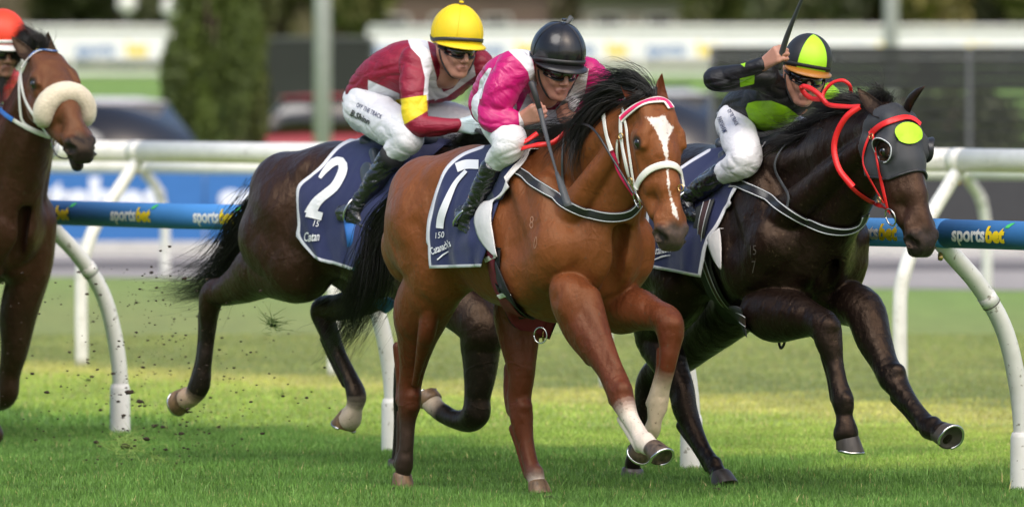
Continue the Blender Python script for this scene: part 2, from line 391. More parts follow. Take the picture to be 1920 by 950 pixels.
# hair: every strand a thin tapered tube running between guide curves
def hair(name, guides, n, rad, jit, parent, mat=None, seg=9, lock=12, lens=(.6, 1.0), curl=.01, root=.01):
    Gd = np.array([catmull(g, seg) for g in guides]); ng = len(guides); V = []; Fs = []; b = 0
    locks = rng.random(n//lock+1)*(ng-1); loff = rng.normal(0, 1, (n//lock+1, 3)); lcu = rng.normal(0, 1, (n//lock+1, 3)); lph = rng.random(n//lock+1)*6.28
    tt = np.linspace(0, 1, seg)
    for i in range(n):
        l = i//lock; g = np.clip(locks[l]+rng.normal(0, .06), 0, ng-1.001); gi = int(g); f = g-gi
        P = Gd[gi]*(1-f)+Gd[gi+1]*f if ng > 1 else Gd[0].copy()
        j = np.interp(tt, np.linspace(0, 1, len(jit)), jit)[:, None]*(2.3 if rng.random() < .10 else 1)
        P = P+(loff[l]*.8+rng.normal(0, .38, 3))*j+np.sin(tt*5+lph[l])[:, None]*lcu[l]*curl*tt[:, None]
        e = rng.uniform(*lens); x = np.linspace(0, e, seg)
        P = np.stack([np.interp(x, tt, P[:, k]) for k in range(3)], 1)
        T = P[-1]-P[0]; s = np.cross(T, [0, 1., 0]); s /= np.linalg.norm(s)+1e-9; q = np.array([0, 1., 0])
        r = rad*np.linspace(1, .15, seg)[:, None]*rng.uniform(.7, 1.3)
        V += [P+s*r, P-s*r*.5+q*r*.8, P-s*r*.5-q*r*.8]
        # vertex layout: three rows of seg
        for k in range(seg-1):
            for a, c in ((0, 1), (1, 2), (2, 0)): Fs.append((b+a*seg+k, b+c*seg+k, b+c*seg+k+1, b+a*seg+k+1))
        b += 3*seg
    return mesh(name, np.vstack(V), np.array(Fs), mat or M['hair'], parent)
# ---------------------------------------------------------------- horses
def local(fr, p):
    """('L',u,w,z,r) in metres, or (px,py,w,rpx) in photo units on the plane w of this horse"""
    if p[0] == 'L': return np.array(p[1:4], float), p[4]
    q = fr.P(p[0], p[1], p[2]); return q, fr.R(q, p[3])
def chain(fr, pts, k=.03, a=1.0, col=None):
    Q = [local(fr, p) for p in pts]
    return [polybone([q[0] for q in Q], [q[1] for q in Q], [col]*len(Q), k, a)]
def tendon(fr, pts, dx, dy, f=.55, k=.006, dr=.75):
    out = []
    q = [(x+dx*r*dr, y+dy*r*dr, w_, r*f) for x, y, w_, r in pts]
    return chain(fr, q, k)
def joint(fr, x, y, w_, r, dx, dy, k=.020):
    o = []
    for ddx, ddy, dw, f in ((dx*.52, dy*.52, .0, .52), (-dx*.30, -dy*.30-.35, .002, .62), (-dx*.26, -dy*.26+.40, .0, .60)):
        p, rr = local(fr, (x+ddx*r, y+ddy*r, w_+dw, r*f)); o.append(bone(p, rr, k=k))
    return o
class Head:
    def __init__(s, fr, px, py, w, yaw, pitch, roll=0, a0=.17, b0=.078, sc=1.0):
        y, p, r = map(math.radians, (yaw, pitch, roll)); g = np.array([math.sin(y), -math.cos(y), 0]); z = np.array([0, 0, 1.])
        A = g*math.cos(p)-z*math.sin(p); B = g*math.sin(p)+z*math.cos(p); Cc = np.array([g[1], -g[0], 0])
        B, Cc = B*math.cos(r)+Cc*math.sin(r), Cc*math.cos(r)-B*math.sin(r)
        s.A, s.B, s.C = fr.dirL(A), fr.dirL(B), fr.dirL(Cc); s.sc = sc
        s.O = fr.P(px, py, w)-(a0*s.A+b0*s.B)*sc; s.fr = fr
    def p(s, a, b, c): return s.O+(a*s.A+b*s.B+c*s.C)*s.sc
    def inv(s, X): d = (X-s.O)/s.sc; return np.stack([d@s.A, d@s.B, d@s.C], -1)
def head_bones(h, col, muz, open_=0.0):
    o = []; m = h.sc; cw = 1.10
    def b(p, r, q, s, k=.025, a=1.0, c=col, sub=False): o.append(bone(h.p(p[0], p[1], p[2]*cw), r*m, h.p(q[0], q[1], q[2]*cw), s*m, k=k, a=a, n=h.C, col=c, sub=sub))
    b((.02, -.005, 0), .074, (.16, .0, 0), .084)
    b((.08, .035, 0), .056, (.22, .036, 0), .056, a=.8); b((.22, .036, 0), .054, (.36, .030, 0), .046, a=.95); b((.36, .030, 0), .046, (.50, .014, 0), .044)
    for s in (-1, 1):
        b((.13, .0, .052*s), .054, (.33, -.01, .032*s), .050)
        b((.11, -.095, .038*s), .066, (.2, -.092, .045*s), .066, .03, 1.2)
        b((.2, -.092, .042*s), .064, (.44, -.052, .020*s), .040, .03)
        b((.138, .036, .074*s), .036, (.17, .032, .074*s), .033, .018)
        b((.132, .058, .074*s), .018, (.188, .050, .088*s), .013, .012)
        b((.145, .008, .092*s), .012, (.195, .008, .094*s), .011, .010)
        b((.20, -.008, .086*s), .014, (.36, -.022, .058*s), .010, .015)
        b((.03, .045, .045*s), .03, (.1, .055, .052*s), .026, .03)
        b((.47, .022, .026*s), .020, (.56, .020, .026*s), .017, .015)
        b((.49, .002, .040*s), .030, (.55, -.006, .040*s), .030, .018)
        b((.535, .020, .042*s), .023, (.575, .006, .036*s), .020, .010); b((.575, -.018, .054*s), .015, (.540, -.022, .060*s), .014, .008, c=muz)
        b((.588, .012, .038*s), .0185, (.555, -.006, .066*s), .021, .006, sub=True)
        b((.165, .028, .124*s), .026, (.17, .026, .124*s), .026, .005, sub=True)
        b((.27, .035, .105*s), .03, (.43, .016, .088*s), .024, .03, sub=True)
    b((.46, .0, 0), .050, (.555, -.010, 0), .048)
    b((.580, -.006, -.012), .032, (.580, -.006, .012), .032, .02, c=muz)
    b((.592, -.030, -.022), .027, (.592, -.030, .022), .027, .02, c=muz)
    b((.44, -.064, 0), .034, (.57, -.074-open_, 0), .029, .015, c=(col, muz))
    b((.62, -.060-open_*.4, -.04), .007, (.62, -.060-open_*.4, .04), .007, .006, sub=True)
    for s in (-1, 1): b((.62, -.060-open_*.4, .040*s), .006, (.53, -.050-open_*.3, .056*s), .005, .006, sub=True)
    return o
def ear(h, fr, base, tip, fdir, m, parent, wd=.034, cd=None):
    P0 = h.p(*base) if len(base) == 3 and abs(base[0]) < 3 else fr.P(*base); P1 = fr.P(*tip) if abs(tip[0]) > 3 else h.p(*tip)
    ax = P1-P0; L = np.linalg.norm(ax); ax /= L; f = np.array(fdir, float); f = f-ax*f.dot(ax); f /= np.linalg.norm(f); S = np.cross(ax, f)
    V = []; Fs = []; n = 18; m_ = 14
    for i in range(n):
        t = i/(n-1); wi = np.interp(t, [0, .2, .45, .75, .93, 1], [.75, 1, 1.02, .68, .26, .04])*wd
        c = P0+ax*L*(t*1.06-.06)-f*.02*math.sin(t*2.6)+S*0
        for j in range(m_):
            a = 2*math.pi*j/m_; x = math.cos(a); y = math.sin(a)
            yy = -.85*abs(y) if y < 0 else -.45*y*min(1, t*4)*(1 if t < .97 else .2)+.18*(1-min(1, t*4))*y
            V.append(c+S*wi*x+f*wi*yy)
    for i in range(n-1):
        for j in range(m_): k = (j+1) % m_; Fs.append((i*m_+j, i*m_+k, (i+1)*m_+k, (i+1)*m_+j))
    Fs.append(tuple((n-1)*m_+j for j in range(m_)))
    o = mesh('ear', fr.toW(np.array(V)), Fs, m, parent); set_f(o, np.full(len(V), -50.), 'blaze'); return o
def hoof(fr, cor, sole, toe, parent, col, r=.049, shoe=True):
    Cn, _ = local(fr, (*cor, 1)); So, _ = local(fr, (*sole, 1))
    T = np.array(toe[1:]) if toe[0] == 'D' else local(fr, (*toe, 1))[0]-So
    ax = So-Cn; L = max(np.linalg.norm(ax), .05); L = min(L, .085); ax /= np.linalg.norm(ax); T = T-ax*T.dot(ax); T /= np.linalg.norm(T); S = np.cross(ax, T)
    rings = [(-.12, .80, 0), (0, .97, .0), (.12, 1.02, .04), (.5, 1.12, .16), (.93, 1.24, .28), (1.0, 1.24, .29), (1.0, 1.05, .27), (.93, .95, .27)]
    V = []; Fs = []; n = 26
    for t, rr, sh in rings:
        for j in range(n):
            a = 2*math.pi*j/n; x = math.cos(a); y = math.sin(a)
            rad = r*rr*(1 if x > 0 else 1-.10*x*x); hl = L*t*(1 if x > 0 else 1-.18*abs(x)*(1 if t > 0 else 0))
            V.append(Cn+ax*hl+T*(rad*x*1.06+r*sh)+S*rad*y)
    for i in range(len(rings)-1):
        for j in range(n): k = (j+1) % n; Fs.append((i*n+j, i*n+k, (i+1)*n+k, (i+1)*n+j))
    V.append(Cn+ax*L*.8+T*r*.15); q = len(V)-1
    for j in range(n): Fs.append(((len(rings)-1)*n+j, (len(rings)-1)*n+(j+1) % n, q))
    o = mesh('hoof', fr.toW(np.array(V)), Fs, col, parent)
    if shoe:
        P = []
        for a in np.linspace(-2.45, 2.45, 26):
            x = math.cos(a); rad = r*1.17*(1 if x > 0 else 1-.10*x*x); P.append(Cn+ax*(L*(1 if x > 0 else 1-.18*abs(x))+.003)+T*(rad*x*1.06+r*.29)+S*rad*math.sin(a))
        tube('horseshoe', fr.toW(catmull(P, 50)), .0065, M['steel'], o, 6)
    return o
def trunk(base, du=0.0, hw=1.0, belly=0):
    o = []
    def b(p, r, q, s, k=.07, a=1.0, col=None, sub=False): o.append(bone(p, r, q, s, k=k, a=a, col=col, sub=sub))
    b((1.12, 0, 1.135), .36, (.78, 0, 1.175), .325, .08, 1.22*hw)
    b((.78, 0, 1.175), .325, (.42, 0, 1.25), .265, .08, 1.1*hw)
    b((1.25, 0, 1.34), .18, (.95, 0, 1.42), .135, .1, 1.6)
    b((.95, 0, 1.39), .14, (.45, 0, 1.40), .15, .1)
    b((1.62, 0, 1.20), .040, (1.535, 0, .88), .040, .05, sub=True)
    b((1.32, 0, 1.12), .27, (1.42, 0, 1.10), .22, .08, 1.05)
    for s in (-1, 1):
        b((.52, s*.10, 1.36), .15, (.20, s*.1, 1.32), .19, .07)
        b((.44, s*.19, 1.41), .055, (.40, s*.16, 1.38), .08, .06)
        b((.32, s*.13, 1.22), .21, (.12, s*.12, 1.10), .165, .08)
        b((.30, s*.17, 1.20), .17, (.40, s*.16, 1.0), .15, .10)
        b((.62, s*.22, 1.26), .08, (.45, s*.2, 1.05), .07, .08)
        b((1.445, s*.10, 1.10), .125, (1.40, s*.095, .92), .105, .014)
        b((1.10, s*.15, 1.42), .08, (1.40, s*.19, 1.14), .105, .05)
        b((1.30, s*.165, 1.36), .09, (1.44, s*.17, 1.12), .11, .04)
        b((1.05, s*.2, 1.2), .12, (1.19, s*.19, 1.0), .12, .05)
    for s in (-1, 1):
        b((1.08, s*.205, 1.46), .05, (1.38, s*.235, 1.14), .062, .018); b((1.02, s*.22, 1.24), .08, (1.2, s*.24, 1.03), .085, .02)
        b((.05, s*.115, 1.30), .085, (.09, s*.15, 1.02), .09, .02); b((.22, s*.215, 1.22), .10, (.32, s*.225, 1.04), .10, .03)
        b((.92, s*.285, 1.12), .045, (.62, s*.235, 1.05), .04, .05); b((1.42, s*.215, 1.16), .075, (1.36, s*.205, 1.0), .07, .02)
    return sorted(o, key=lambda q: q['sub'])
def make_horse(name, label, group, fr, hd, muz, bones, base, mat_, lip, hc=None, h=.009, open_=0, no_eye=False):
    root = thing(name, label, 'horse', (fr.toW(np.array([.8, 0, 0]))), group)
    hb = head_bones(hd, hc or base, muz, open_)
    allb = [q for q in bones if not q['sub']]+[q for q in bones if q['sub']]+hb
    V, Fs = implicit(allb, h, None)
    col = blend_col(V, allb, base)
    hq = hd.inv(V); t = np.clip((hq[:, 0]+.25*np.clip(-hq[:, 1]-.01, 0, .1)+.006*np.sin(hq[:, 2]*90)-.505)/.035, 0, 1)[:, None]*((hq[:, 0] > .4) & (np.abs(hq[:, 2]) < .12) & (hq[:, 1] > -.16) & (hq[:, 0] < .7))[:, None]
    col = col*(1-t)+np.array(muz)*t
    if lip: t = (np.clip((hq[:, 0]-.535)/.02, 0, 1)*np.clip((-.052-hq[:, 1])/.010, 0, 1)*(np.abs(hq[:, 2]) < .1)*(hq[:, 0] < .7)*(hq[:, 1] > -.16))[:, None]*.85; col = col*(1-t)+np.array(lip)*t
    for s in (-1, 1):
        for q, rr, dk in (((.572, .006, .050*s), .034, .007), ((.167, .028, .105*s), .036, .012)):
            dn = np.linalg.norm(hq-np.array([q[0], q[1], q[2]*1.08]), axis=1); t = np.clip((rr-dn)/.010, 0, 1)[:, None]*.9; col = col*(1-t)+np.array((dk, dk*.85, dk*.8))*t
    # veins, ribs and muscle ripples as real relief
    from mathutils import noise
    Wv = fr.toW(V)
    body = mesh('body', Wv, Fs, mat_, root); set_col(body, col)
    if not no_eye:
        for s in (-1, 1):
            e = MB(); c = fr.toW(hd.p(.167, .027, .0985*s)); Vs = []; Fe = []
            for i in range(9):
                for j in range(16):
                    a = math.pi*i/8; p = 2*math.pi*j/16; Vs.append(c+.0235*hd.sc*np.array([math.sin(a)*math.cos(p), math.sin(a)*math.sin(p), math.cos(a)]))
            for i in range(8):
                for j in range(16): k = (j+1) % 16; Fe.append((i*16+j, i*16+k, (i+1)*16+k, (i+1)*16+j))
            mesh('eye', Vs, Fe, M['eye'], root)
    root_info = dict(root=root, body=body, bvh=bvh_of(body), fr=fr, hd=hd, V=V)
    return root_info
def cloth(fr, bvh, Lc, Rc, nt=44, ns=34, off=.013, wr=.004, mirror=True, th=.004, name='saddle_cloth', m=None, parent=None, edge=None, seed=0):
    from mathutils import noise
    L = catmull(Lc, nt); R = catmull(Rc, nt); G = np.zeros((nt, ns, 3)); wm = np.zeros(ns); PX = np.zeros((nt, ns, 2))
    for i in range(nt):
        for j in range(ns):
            s = j/(ns-1); p = L[i]*(1-s)+R[i]*s; PX[i, j] = p
            h, nn = cast(p[0], p[1], bvh); q = None
            if h is not None:
                q = fr.fromW(h+nn*off)
                if q[1] < wm[j]-.004 or q[1] < -.05: q = None
            if q is None: q = fr.P(p[0], p[1], wm[j])
            wm[j] = max(wm[j]*.999, q[1]); G[i, j] = q
    for _ in range(4):
        K = G.copy(); K[1:-1, 1:-1] = (G[1:-1, 1:-1]*2+G[:-2, 1:-1]+G[2:, 1:-1]+G[1:-1, :-2]+G[1:-1, 2:])/6; G = K
    for i in range(nt):
        for j in range(ns):
            p = G[i, j]; t = i/(nt-1)
            nz = noise.noise(Vector((p[0]*9+p[2]*5+seed, p[2]*2.2, seed)))+.5*noise.noise(Vector((p[0]*22, p[2]*7, seed+5)))
            G[i, j, 1] += wr*(max(nz, -.3)+.3)*(.3+t*1.4)
    V = G.reshape(-1, 3); Fs = [(i*ns+j, i*ns+j+1, (i+1)*ns+j+1, (i+1)*ns+j) for i in range(nt-1) for j in range(ns-1)]
    n = len(V); E = np.array([[min(j, 0+j)*1.0, (nt-1-i)] for i in range(nt) for j in range(ns)])
    q = PX.reshape(-1, 2); border = np.vstack([L, (L[-1]*(1-np.linspace(0, 1, 20)[:, None])+R[-1]*np.linspace(0, 1, 20)[:, None])])
    if edge == 'all': border = np.vstack([border, R[::-1]])
    dd = np.full(len(q), 1e9)
    for a, b in zip(border[:-1], border[1:]):
        e = b-a; t = np.clip(((q-a)@e)/(e@e+1e-9), 0, 1); dd = np.minimum(dd, np.linalg.norm(q-a-t[:, None]*e, axis=1))
    if mirror:
        V2 = V.copy(); V2[:, 1] *= -1; V = np.vstack([V, V2]); Fs += [tuple(i+n for i in f)[::-1] for f in Fs]; dd = np.r_[dd, dd]
        Fs += [(j+1, j, n+j, n+j+1) for j in range(ns-1)]
    o = mesh(name, fr.toW(V), Fs, m, parent); set_f(o, 5.5-dd, 'trim')
    md = o.modifiers.new('thickness', 'SOLIDIFY'); md.thickness = th; md.offset = 0
    return o
def coat(name, var=.13, rough=.42, sheen=.05, layers=(), veins=.055, spec=.40, tint=(1, .72, .5, 1)):
    m = mat(name, (1, 1, 1), rough, var=var, scale=5, attr='Col', layers=layers, bump=.0016, bscale=260, spec=spec, rvar=.10)
    nt = m.node_tree; b = nt.nodes['Principled BSDF']; b.inputs['Sheen Weight'].default_value = sheen; b.inputs['Sheen Roughness'].default_value = .35
    b.inputs['Sheen Tint'].default_value = (.8, .7, .65, 1)
    # second, larger relief: muscle strands and skin folds, chained before the coat hair
    old = b.inputs['Normal'].links[0].from_node
    tc = N(nt, 'ShaderNodeTexCoord'); mp = N(nt, 'ShaderNodeMapping'); mp.inputs['Scale'].default_value = (5, 5, 3.2); mp.inputs['Rotation'].default_value = (.5, .3, .2)
    nt.links.new(tc.outputs['Object'], mp.inputs[0])
    z = N(nt, 'ShaderNodeTexNoise'); z.inputs['Scale'].default_value = 2.0; z.inputs['Detail'].default_value = 3.5; z.inputs['Distortion'].default_value = .15; z.inputs['Roughness'].default_value = .45
    nt.links.new(mp.outputs[0], z.inputs['Vector'])
    vo = N(nt, 'ShaderNodeTexVoronoi', feature='DISTANCE_TO_EDGE'); vo.inputs['Scale'].default_value = 4.2
    wz = N(nt, 'ShaderNodeTexNoise'); wz.inputs['Scale'].default_value = 6; nt.links.new(tc.outputs['Object'], wz.inputs['Vector'])
    wa = N(nt, 'ShaderNodeVectorMath', operation='MULTIPLY_ADD'); nt.links.new(wz.outputs['Color'], wa.inputs[0]); wa.inputs[1].default_value = (.22, .22, .22); nt.links.new(tc.outputs['Object'], wa.inputs[2]); nt.links.new(wa.outputs[0], vo.inputs['Vector'])
    vr = N(nt, 'ShaderNodeMapRange', interpolation_type='SMOOTHSTEP'); vr.inputs[1].default_value = 0; vr.inputs[2].default_value = .05; vr.inputs[3].default_value = 1; vr.inputs[4].default_value = 0; nt.links.new(vo.outputs['Distance'], vr.inputs[0])
    mk = N(nt, 'ShaderNodeMath', operation='MULTIPLY'); nt.links.new(vr.outputs[0], mk.inputs[0]); nt.links.new(wz.outputs['Fac'], mk.inputs[1])
    sm = N(nt, 'ShaderNodeMath', operation='MULTIPLY_ADD'); nt.links.new(mk.outputs[0], sm.inputs[0]); sm.inputs[1].default_value = veins; nt.links.new(z.outputs['Fac'], sm.inputs[2])
    bp = N(nt, 'ShaderNodeBump'); bp.inputs['Distance'].default_value = .030; bp.inputs['Strength'].default_value = .85
    nt.links.new(sm.outputs[0], bp.inputs['Height']); nt.links.new(bp.outputs[0], old.inputs['Normal'])
    b.inputs['Specular Tint'].default_value = tint
    sp = N(nt, 'ShaderNodeTexNoise'); sp.inputs['Scale'].default_value = 70; sp.inputs['Detail'].default_value = 2; nt.links.new(tc.outputs['Object'], sp.inputs['Vector'])
    sr = N(nt, 'ShaderNodeMapRange'); sr.inputs[1].default_value = .66; sr.inputs[2].default_value = .72; sr.inputs[3].default_value = 0; sr.inputs[4].default_value = .65; nt.links.new(sp.outputs['Fac'], sr.inputs[0])
    mx = N(nt, 'ShaderNodeMix', data_type='RGBA'); src = b.inputs['Base Color'].links[0].from_socket; nt.links.new(sr.outputs[0], mx.inputs[0]); nt.links.new(src, mx.inputs[6]); mx.inputs[7].default_value = (.07, .05, .03, 1); nt.links.new(mx.outputs[2], b.inputs['Base Color'])
    return m
HOOFD = mat('dark_hoof', (.05, .042, .036), .4, var=.4, scale=40, stretch=(1, 1, .2))
HOOFM = mat('worn_dark_hoof', (.075, .052, .036), .45, var=.9, scale=30, stretch=(1.6, 1.6, .5))
HOOFL = mat('striped_hoof', (.17, .10, .050), .5, var=.75, scale=26, stretch=(1.6, 1.6, .5))
CLOTH = mat('navy_saddle_cloth', (.015, .022, .085), .75, var=.1, scale=5, bump=.0012, bscale=500, layers=(('trim', (.75, .75, .8), .8),), sheen=.2)
LINING = mat('white_felt', (.68, .66, .66), .8, var=.06, bump=.003, bscale=30)
NAVYPLAIN = CLOTH

BAY = (.180, .055, .016); BAYD = (.095, .021, .008); BLK = (.014, .011, .010); SOCK = (.62, .54, .46); MUZ7 = (.055, .040, .036)
f7 = Frame(-.389, 38.75, 58); f2 = Frame(-1.127, 41.1, 48); f3 = Frame(.626, 39.5, 60); f4 = Frame(-3.34, 44.6, 58)
# --- the bay in front (cloth 7)
h7 = Head(f7, 1249, 262, .0, 27, 70, -2, sc=1.05)
b7 = trunk(BAY)
b7 += [bone(f7.P(1062, 355), .27, f7.P(1112, 300), .185, k=.07, a=1.75), bone(f7.P(1112, 300), .185, h7.p(.03, -.06, 0), .105, k=.05, a=1.35),
       bone((1.46, 0, 1.16), .17, h7.p(.08, -.10, 0), .085, k=.06, a=1.15), bone(f7.P(1055, 290), .10, h7.p(-.01, -.02, 0), .05, k=.05, a=1.5)]
for s in (-1, 1): b7 += [bone((1.40, s*.16, 1.20), .085, h7.p(.07, -.10, s*.060), .045, k=.015), bone((1.22, s*.09, 1.42), .09, h7.p(.02, -.02, s*.045), .045, k=.03)]
# hind legs
b7 += chain(f7, [('L', .24, .15, 1.14, .19), ('L', .38, .165, 1.0, .15), (792, 578, .15, 58), (783, 625, .14, 42), (775, 680, .13, 28), (769, 722, .12, 23), (767, 757, .12, 23), (764, 790, .12, 16.5), (762, 838, .12, 14.5), (757, 868, .12, 18), (756, 888, .12, 15), (753, 900, .12, 18)], .03, 1.1)
b7 += chain(f7, [(745, 650, .13, 10), (752, 715, .12, 11), (753, 748, .12, 13)], .03, 1.2)
b7 += chain(f7, [('L', .25, -.15, 1.12, .2), ('L', .58, -.16, .92, .15), (972, 590, -.14, 50), (974, 645, -.13, 38), (978, 700, -.12, 27), (974, 745, -.12, 24), (978, 785, -.12, 23), (985, 825, -.12, 17), (994, 865, -.12, 15.5), (1002, 888, -.12, 18), (1007, 905, -.12, 16), (1010, 915, -.12, 19)], .03, 1.1)
b7 += chain(f7, [(955, 690, -.13, 12), (956, 735, -.12, 14), (961, 765, -.12, 15)], .03, 1.2)
b7 += chain(f7, [(806, 585, .2, 17), (800, 625, .2, 17), (788, 675, .17, 10), (778, 720, .14, 6)], .010)
b7 += chain(f7, [(768, 600, .18, 15), (762, 650, .17, 13), (764, 700, .14, 8)], .010)
# fore legs
b7 += [bone((1.40, .19, 1.08), .11, (1.2, .19, .98), .125, k=.05)]
b7 += chain(f7, [(1062, 545, .19, 34), (1075, 562, .175, 44), (1092, 605, .16, 38), (1118, 650, .15, 32), (1142, 690, .14, 26), (1158, 725, .14, 26), (1167, 750, .14, 24), (1181, 782, .14, 17), (1196, 808, .14, 16), (1208, 829, .14, 19), (1221, 838, .14, 18)], .014, 1.05)
b7 += chain(f7, [(1060, 575, .19, 24), (1080, 625, .18, 22), (1108, 672, .16, 14)], .02)
b7 += chain(f7, [(1102, 560, .14, 26), (1128, 625, .14, 18), (1158, 690, .14, 10)], .018)
b7 += chain(f7, [('L', 1.42, -.17, 1.06, .12), ('L', 1.3, -.16, .94, .12), (1158, 575, -.15, 50), (1195, 580, -.15, 40), (1228, 590, -.15, 30), (1252, 600, -.15, 27), (1257, 622, -.15, 26), (1256, 650, -.14, 20), (1250, 690, -.13, 16), (1241, 725, -.13, 16), (1233, 757, -.13, 19.5), (1228, 785, -.12, 14), (1222, 806, -.12, 16), (1208, 825, -.12, 17)], .025, 1.0)
b7 += tendon(f7, [(767, 775, .12, 18), (764, 800, .12, 16), (761, 840, .12, 14.5), (757, 870, .12, 15)], -1, 0)+tendon(f7, [(979, 800, -.12, 20), (986, 835, -.12, 16), (994, 868, -.12, 15), (1001, 888, -.12, 15)], -.95, .2)
b7 += tendon(f7, [(1176, 778, .14, 17), (1186, 796, .14, 16), (1197, 815, .14, 16), (1207, 832, .14, 16)], -.8, .6)+tendon(f7, [(1253, 660, -.14, 18), (1249, 695, -.13, 16), (1240, 730, -.13, 16), (1232, 757, -.13, 17)], -.95, -.1)
b7 += joint(f7, 1163, 742, .14, 25, -.75, .6)+joint(f7, 1256, 618, -.15, 26, -.9, .3)+joint(f7, 757, 868, .12, 17, -1, 0)+joint(f7, 1003, 890, -.12, 17, -.9, .2)+joint(f7, 1209, 831, .14, 18, -.7, .7)+joint(f7, 1232, 758, -.13, 18, -.9, 0)+joint(f7, 768, 750, .12, 23, -1, 0)+joint(f7, 977, 770, -.12, 23, -1, 0)
for q in (((1078, 590, .262), (1122, 692, .215), .010, .014), ((1060, 470, .30), (1035, 560, .285), .016, .04), ((775, 420, .345), (806, 540, .335), .018, .05), ((1150, 600, -.02), (1215, 598, -.05), .012, .02)):
    b7.append(bone(f7.P(*q[0]), q[2], f7.P(*q[1]), q[2], k=q[3], sub=True))
def recol(bones, rules, fr):
    """coat colour by body part: dark points, white socks"""
    for b in bones:
        if 'poly' in b: b['pcol'] = [rules[0](pix(fr.toW(q))[0], q) if c is None else c for c, q in zip(b['pcol'], b['jp'])]
        elif b['col'] is None: b['col'] = tuple(rules[0](pix(fr.toW(b[k]))[0], b[k]) for k in ('p0', 'p1'))
def col_rule(base, fn): 
    fn.base = base; return fn
def lower(p, q, base, dark, z0=.95, z1=.6):
    t = np.clip((z0-q[2])/(z0-z1), 0, 1); return tuple(np.array(base)*(1-t)+np.array(dark)*t)
def r7(p, q):
    c = lower(p, q, BAY, BAYD, 1.0, .75)
    if p[0] < 800 and p[1] > 745: c = tuple(np.array(BAYD)*(1-min(1, (p[1]-745)/50))+np.array((.035, .022, .017))*min(1, (p[1]-745)/50))
    if p[0] < 800 and p[1] > 892: c = (.4, .32, .25)
    if 930 < p[0] < 1050 and p[1] > 893: c = SOCK
    if 1130 < p[0] < 1232 and p[1] > 765 and q[1] > 0: c = SOCK
    if p[0] > 1200 and p[1] > 700 and q[1] < 0: c = (.5, .4, .29)
    return c
recol(b7, [col_rule(BAY, r7)], f7)
COAT7 = coat('bay_coat', layers=(('blaze', (.72, .66, .62), .45),))
H7 = make_horse('racehorse', 'bright bay racehorse with a white blaze, white bridle and number 7 cloth, in the middle', 'racehorses galloping', f7, h7, MUZ7, b7, BAY, COAT7, (.42, .34, .30), h=.0072)
bl = [(1211, 218), (1232, 221), (1247, 216), (1253, 230), (1265, 240), (1256, 252), (1252, 268), (1253, 288), (1254, 310), (1256, 340), (1259, 366), (1270, 396), (1272, 412), (1262, 402), (1254, 370), (1250, 342), (1248, 312), (1246, 290), (1241, 268), (1230, 246)]
bl_ = [(1213, 219), (1235, 220), (1247, 217), (1254, 232), (1264, 240), (1256, 252), (1251, 268), (1253, 285), (1255, 310), (1258, 345), (1263, 375), (1274, 395), (1270, 412), (1259, 398), (1253, 365), (1249, 330), (1246, 300), (1243, 280), (1236, 260), (1226, 240)]
px7 = pix(f7.toW(H7['V'])); hi = h7.inv(H7['V']); sd = sdpoly(px7, bl)
nzv = rng.normal(0, 1.1, len(px7))-np.clip((px7[:, 1]-275)*.03, 0, 1.5)+np.clip((px7[:, 1]-380)*.1, 0, 1.5)
set_f(H7['body'], np.where((hi[:, 0] > -.05) & (hi[:, 1] > .01), sd+nzv, -50), 'blaze')
for s, tp in ((1, (1161, 139, .07)), (-1, (1245, 137, -.07))):
    ear(h7, f7, (.0, .03, .062*s), tp, h7.B*.9+h7.C*s*.4-np.array([0, 0, .0]), COAT7, H7['root'])
for o in H7['root'].children:
    if o.name.startswith('ear'): set_col(o, np.tile(np.array(BAYD)*1.25, (len(o.data.vertices), 1)))
for a in (((754, 888, .12), (753, 915, .12), ('D', 1, 0, 0), HOOFL, False), ((1007, 903, -.12), (1011, 929, -.12), ('D', 1, 0, 0), HOOFL, False),
          ((1222, 838, .14), (1238, 862, .14), (1275, 846, .10), HOOFM, True), ((1210, 824, -.12), (1192, 850, -.12), (1188, 885, -.12), HOOFM, True)):
    hoof(f7, a[0], a[1], a[2], H7['root'], a[3], .043, a[4])
def G(fr, pts): return fr.toW(np.array([fr.P(*p) for p in pts]))
hair('mane', [G(f7, g) for g in ([(1222, 172, .02), (1206, 150, .03), (1170, 134, .06), (1128, 140, .08)], [(1200, 165, .02), (1170, 148, .06), (1130, 158, .1), (1095, 150, .12)],
     [(1180, 172, .03), (1140, 172, .08), (1105, 195, .12), (1085, 235, .14)], [(1160, 185, .03), (1122, 195, .1), (1092, 235, .14), (1075, 290, .15)],
     [(1140, 200, .03), (1105, 222, .1), (1078, 270, .14), (1085, 330, .14)], [(1115, 222, .02), (1080, 240, .08), (1050, 265, .1), (1035, 300, .12)], [(1080, 245, .01), (1045, 245, .05), (1010, 255, .08), (985, 262, .08)])],
     2600, .0017, (.012, .02, .035), H7['root'], lock=26, curl=.02, lens=(.6, 1.05))
hair('forelock', [G(f7, g) for g in ([(1225, 168, 0), (1228, 182, 0), (1222, 192, .02), (1200, 200, .05)], [(1205, 165, .02), (1195, 180, .05), (1175, 190, .08), (1150, 205, .1)])], 240, .0015, (.008, .012, .02), H7['root'], lock=14, curl=.01)
